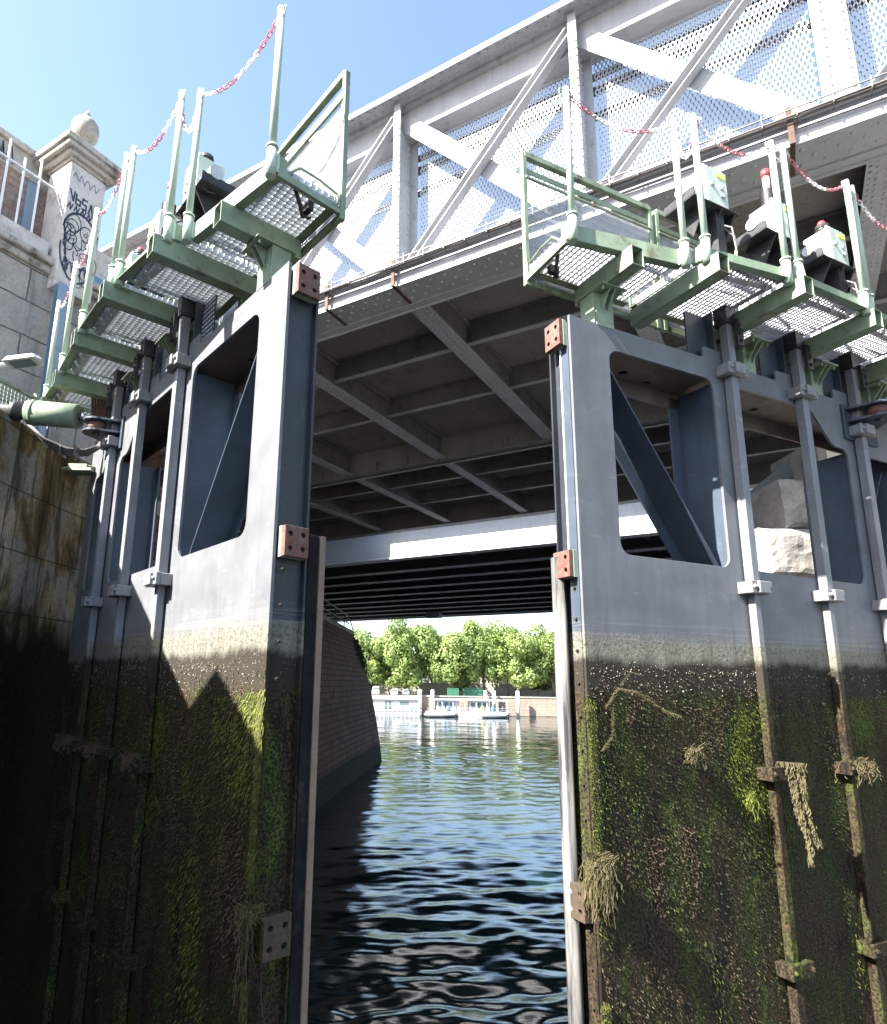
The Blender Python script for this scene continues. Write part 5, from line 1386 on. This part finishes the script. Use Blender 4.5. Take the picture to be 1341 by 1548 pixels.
    car(-.6, 101.6, False, 'car', 'silver white car parked above the houseboat roof'); car(1.2, 101.7, False, 'cargrey', 'grey car parked above the houseboat roof, right of the white car')
    # lamp posts on the embankment
    for x, lab in ((18.7, 'thin lamp post right of the columns on the far bank'), (1.0, 'thin lamp post above the white houseboat')):
        e_ = empty('lamp_post', (x, 112, -2.15), 0, lab, 'lamp', 'lamp posts on the far bank'); k = MB(); k.tube([(0, 0, 0), (0, 0, 4.2)], [.07, .04], 8); k.build('pole', 'darksteel', e_); k = MB(); k.lathe((0, 0, 4.2), [(.04, 0), (.17, .08), (.2, .3), (.1, .42), (.02, .5)], 10); k.build('lantern', 'white', e_)
    # houseboat one
    b = empty('houseboat', (-1.4, 97.6, WATER), R(1.5), 'long white flat roofed houseboat with two windows, moored by the pier', 'houseboat')
    k = MB(); k.plate([[(-5.2, -.2), (-5.4, .9), (4.8, .9), (4.6, -.2)]], lambda a, c, t: (a, t-1.4, c), 2.8); k.build('hull', 'hullgrey', b, bevel=.05)
    k = MB(); k.box(-5.3, 4.8, -1.46, -1.401, .82, .98); k.box(-5.3, 4.8, -1.44, -1.401, .4, .46)
    for x in np.arange(-5, 4.8, .62): k.box(x, x+.1, -1.43, -1.401, .0, .8)
    k.build('rubbing_strake', 'boatwhite', b)
    k = MB(); k.box(-5.0, 4.4, -1.15, 1.2, .901, 2.42); k.build('cabin', 'boatwhite', b)
    k = MB(); k.box(-5.3, 4.7, -1.45, 1.4, 2.421, 2.56); k.box(-4.4, 4.2, -1.1, 1.1, 2.561, 2.74); k.build('roof', 'boatwhite', b, bevel=.03)
    for x0, x1, z0, z1, nm in ((-3.9, -2.6, 1.65, 2.15, 'window'), (1.6, 3.0, 1.6, 2.15, 'window'), (-.6, -.1, 1.0, 2.15, 'door'), (-.08, .45, 1.0, 2.15, 'door')):
        k = MB(); k.box(x0, x1, -1.19, -1.151, z0, z1); w_ = k.build(nm, 'glass', b); k = MB()
        for a_, b_, c_, d_ in ((x0-.06, x0, z0, z1), (x1, x1+.06, z0, z1), (x0-.06, x1+.06, z1, z1+.06), (x0-.06, x1+.06, z0-.06, z0)): k.box(a_, b_, -1.21, -1.151, c_, d_)
        k.build('frame', 'boatwhite', w_)
    for x in (-3.3, 3.0): k = MB(); k.box(x, x+1.0, -1.36, -1.25, .95, 1.25); k.build('blue_cover', 'bluepaint', b, bevel=.03)
    k = MB()
    for x in np.arange(-5, 4.8, 1.0): k.tube([(x, -1.38, .9), (x, -1.38, 1.5)], .02, 6)
    k.tube([(-5.1, -1.38, 1.5), (4.7, -1.38, 1.5)], .02, 6); k.build('railing', 'galv', b)
    # houseboat two
    b = empty('canopy_boat', (10.2, 98.2, WATER), R(1.5), 'white passenger boat with a long flat canopy and glazed cabins', 'boat')
    pr = [(-6.2, .55), (-5.3, -.2), (5.6, -.2), (6.3, .62), (6.25, .8), (-6.1, .8)]
    k = MB(); k.plate([pr], lambda a, c, t: (a, t-1.3, c), 2.6); k.build('hull', 'boatwhite', b, bevel=.08)
    k = MB(); k.plate([[(-5.2, 2.42), (-5.3, 2.55), (.2, 2.62), (6.1, 2.46), (6.0, 2.34)]], lambda a, c, t: (a, t-1.4, c), 2.8); k.build('canopy', 'boatwhite', b)
    for x in (-5.0, -3.8, -2.2, -.4, 1.2, 2.8, 4.2, 5.8):
        k = MB(); k.box(x, x+.09, -1.25, -1.16, .8, 2.40); k.build('post', 'boatwhite', b)
    k = MB(); k.box(-4.4, -1.2, -.9, .9, .801, 2.35); k.box(.3, 3.2, -.9, .9, .801, 2.3); k.build('cabin', 'boatwhite', b)
    for x0, x1 in ((-4.2, -3.6), (-3.4, -2.8), (-2.6, -2.0), (.5, 1.2), (1.5, 2.0), (2.3, 3.0)): k = MB(); k.box(x0, x1, -.94, -.901, 1.3, 2.1); k.build('window', 'glass', b)
    for x, m_ in ((-2.9, 'bluepaint'), (2.2, 'yellow'), (3.7, 'bluepaint'), (5.2, 'darksteel'), (-5.0, 'rust')): k = MB(); k.tube([(x, -1.0, .8), (x, -1.0, 1.2), (x, -1.0, 1.6)], [.2, .24, .1], 10); k.build('deck_gear', m_, b)
    k = MB(); k.tube([(-5.9, -1.28, 1.3), (5.9, -1.28, 1.3)], .02, 6); k.tube([(-5.9, -1.28, 1.05), (5.9, -1.28, 1.05)], .015, 6)
    for x in np.arange(-5.9, 6, 1.3): k.tube([(x, -1.28, .8), (x, -1.28, 1.3)], .015, 6)
    k.build('railing', 'galv', b)
    # dinghies
    for x, L_, lab in ((6.2, 2.6, 'grey inflatable dinghy alongside the bow of the canopy boat'), (13.9, 2.4, 'grey inflatable dinghy with an outboard alongside the stern of the canopy boat')):
        d = empty('inflatable_dinghy', (x, 96.3, WATER), R(2), lab, 'dinghy', 'dinghies beside the canopy boat')
        k = MB(); k.tube([(L_, -.5, .25), (0, -.55, .24), (-L_*.6, -.45, .28), (-L_*.9, -.1, .42), (-L_*.9, .1, .42), (-L_*.6, .45, .28), (0, .55, .24), (L_, .5, .25)], [.1, .2, .21, .2, .2, .21, .2, .1], 12); k.build('tube', 'inflat', d)
        k = MB(); k.box(-L_*.7, L_*.8, -.45, .45, .05, .14); k.build('floor', 'darksteel', d)
        k = MB(); k.box(L_*.8, L_*.86, -.4, .4, .1, .5); k.tube([(L_*.9, 0, .0), (L_*.92, 0, .5), (L_*.95, 0, .75)], [.08, .1, .14], 10); k.build('outboard', 'black', d)
    # small black buoy/fender
M['boatwhite'] = paint('boat_white', (0.46, 0.47, 0.48), 0.5, 0.05, (0.28, 0.27, 0.25), 0.66, 0.8, 1.2)
M['hullgrey'] = paint('hull_grey', (0.22, 0.23, 0.24), 0.5, 0.1, (0.12, 0.12, 0.12), 0.6, 0.8, 1.5)
far_bank()
print('objects', len(bpy.data.objects))
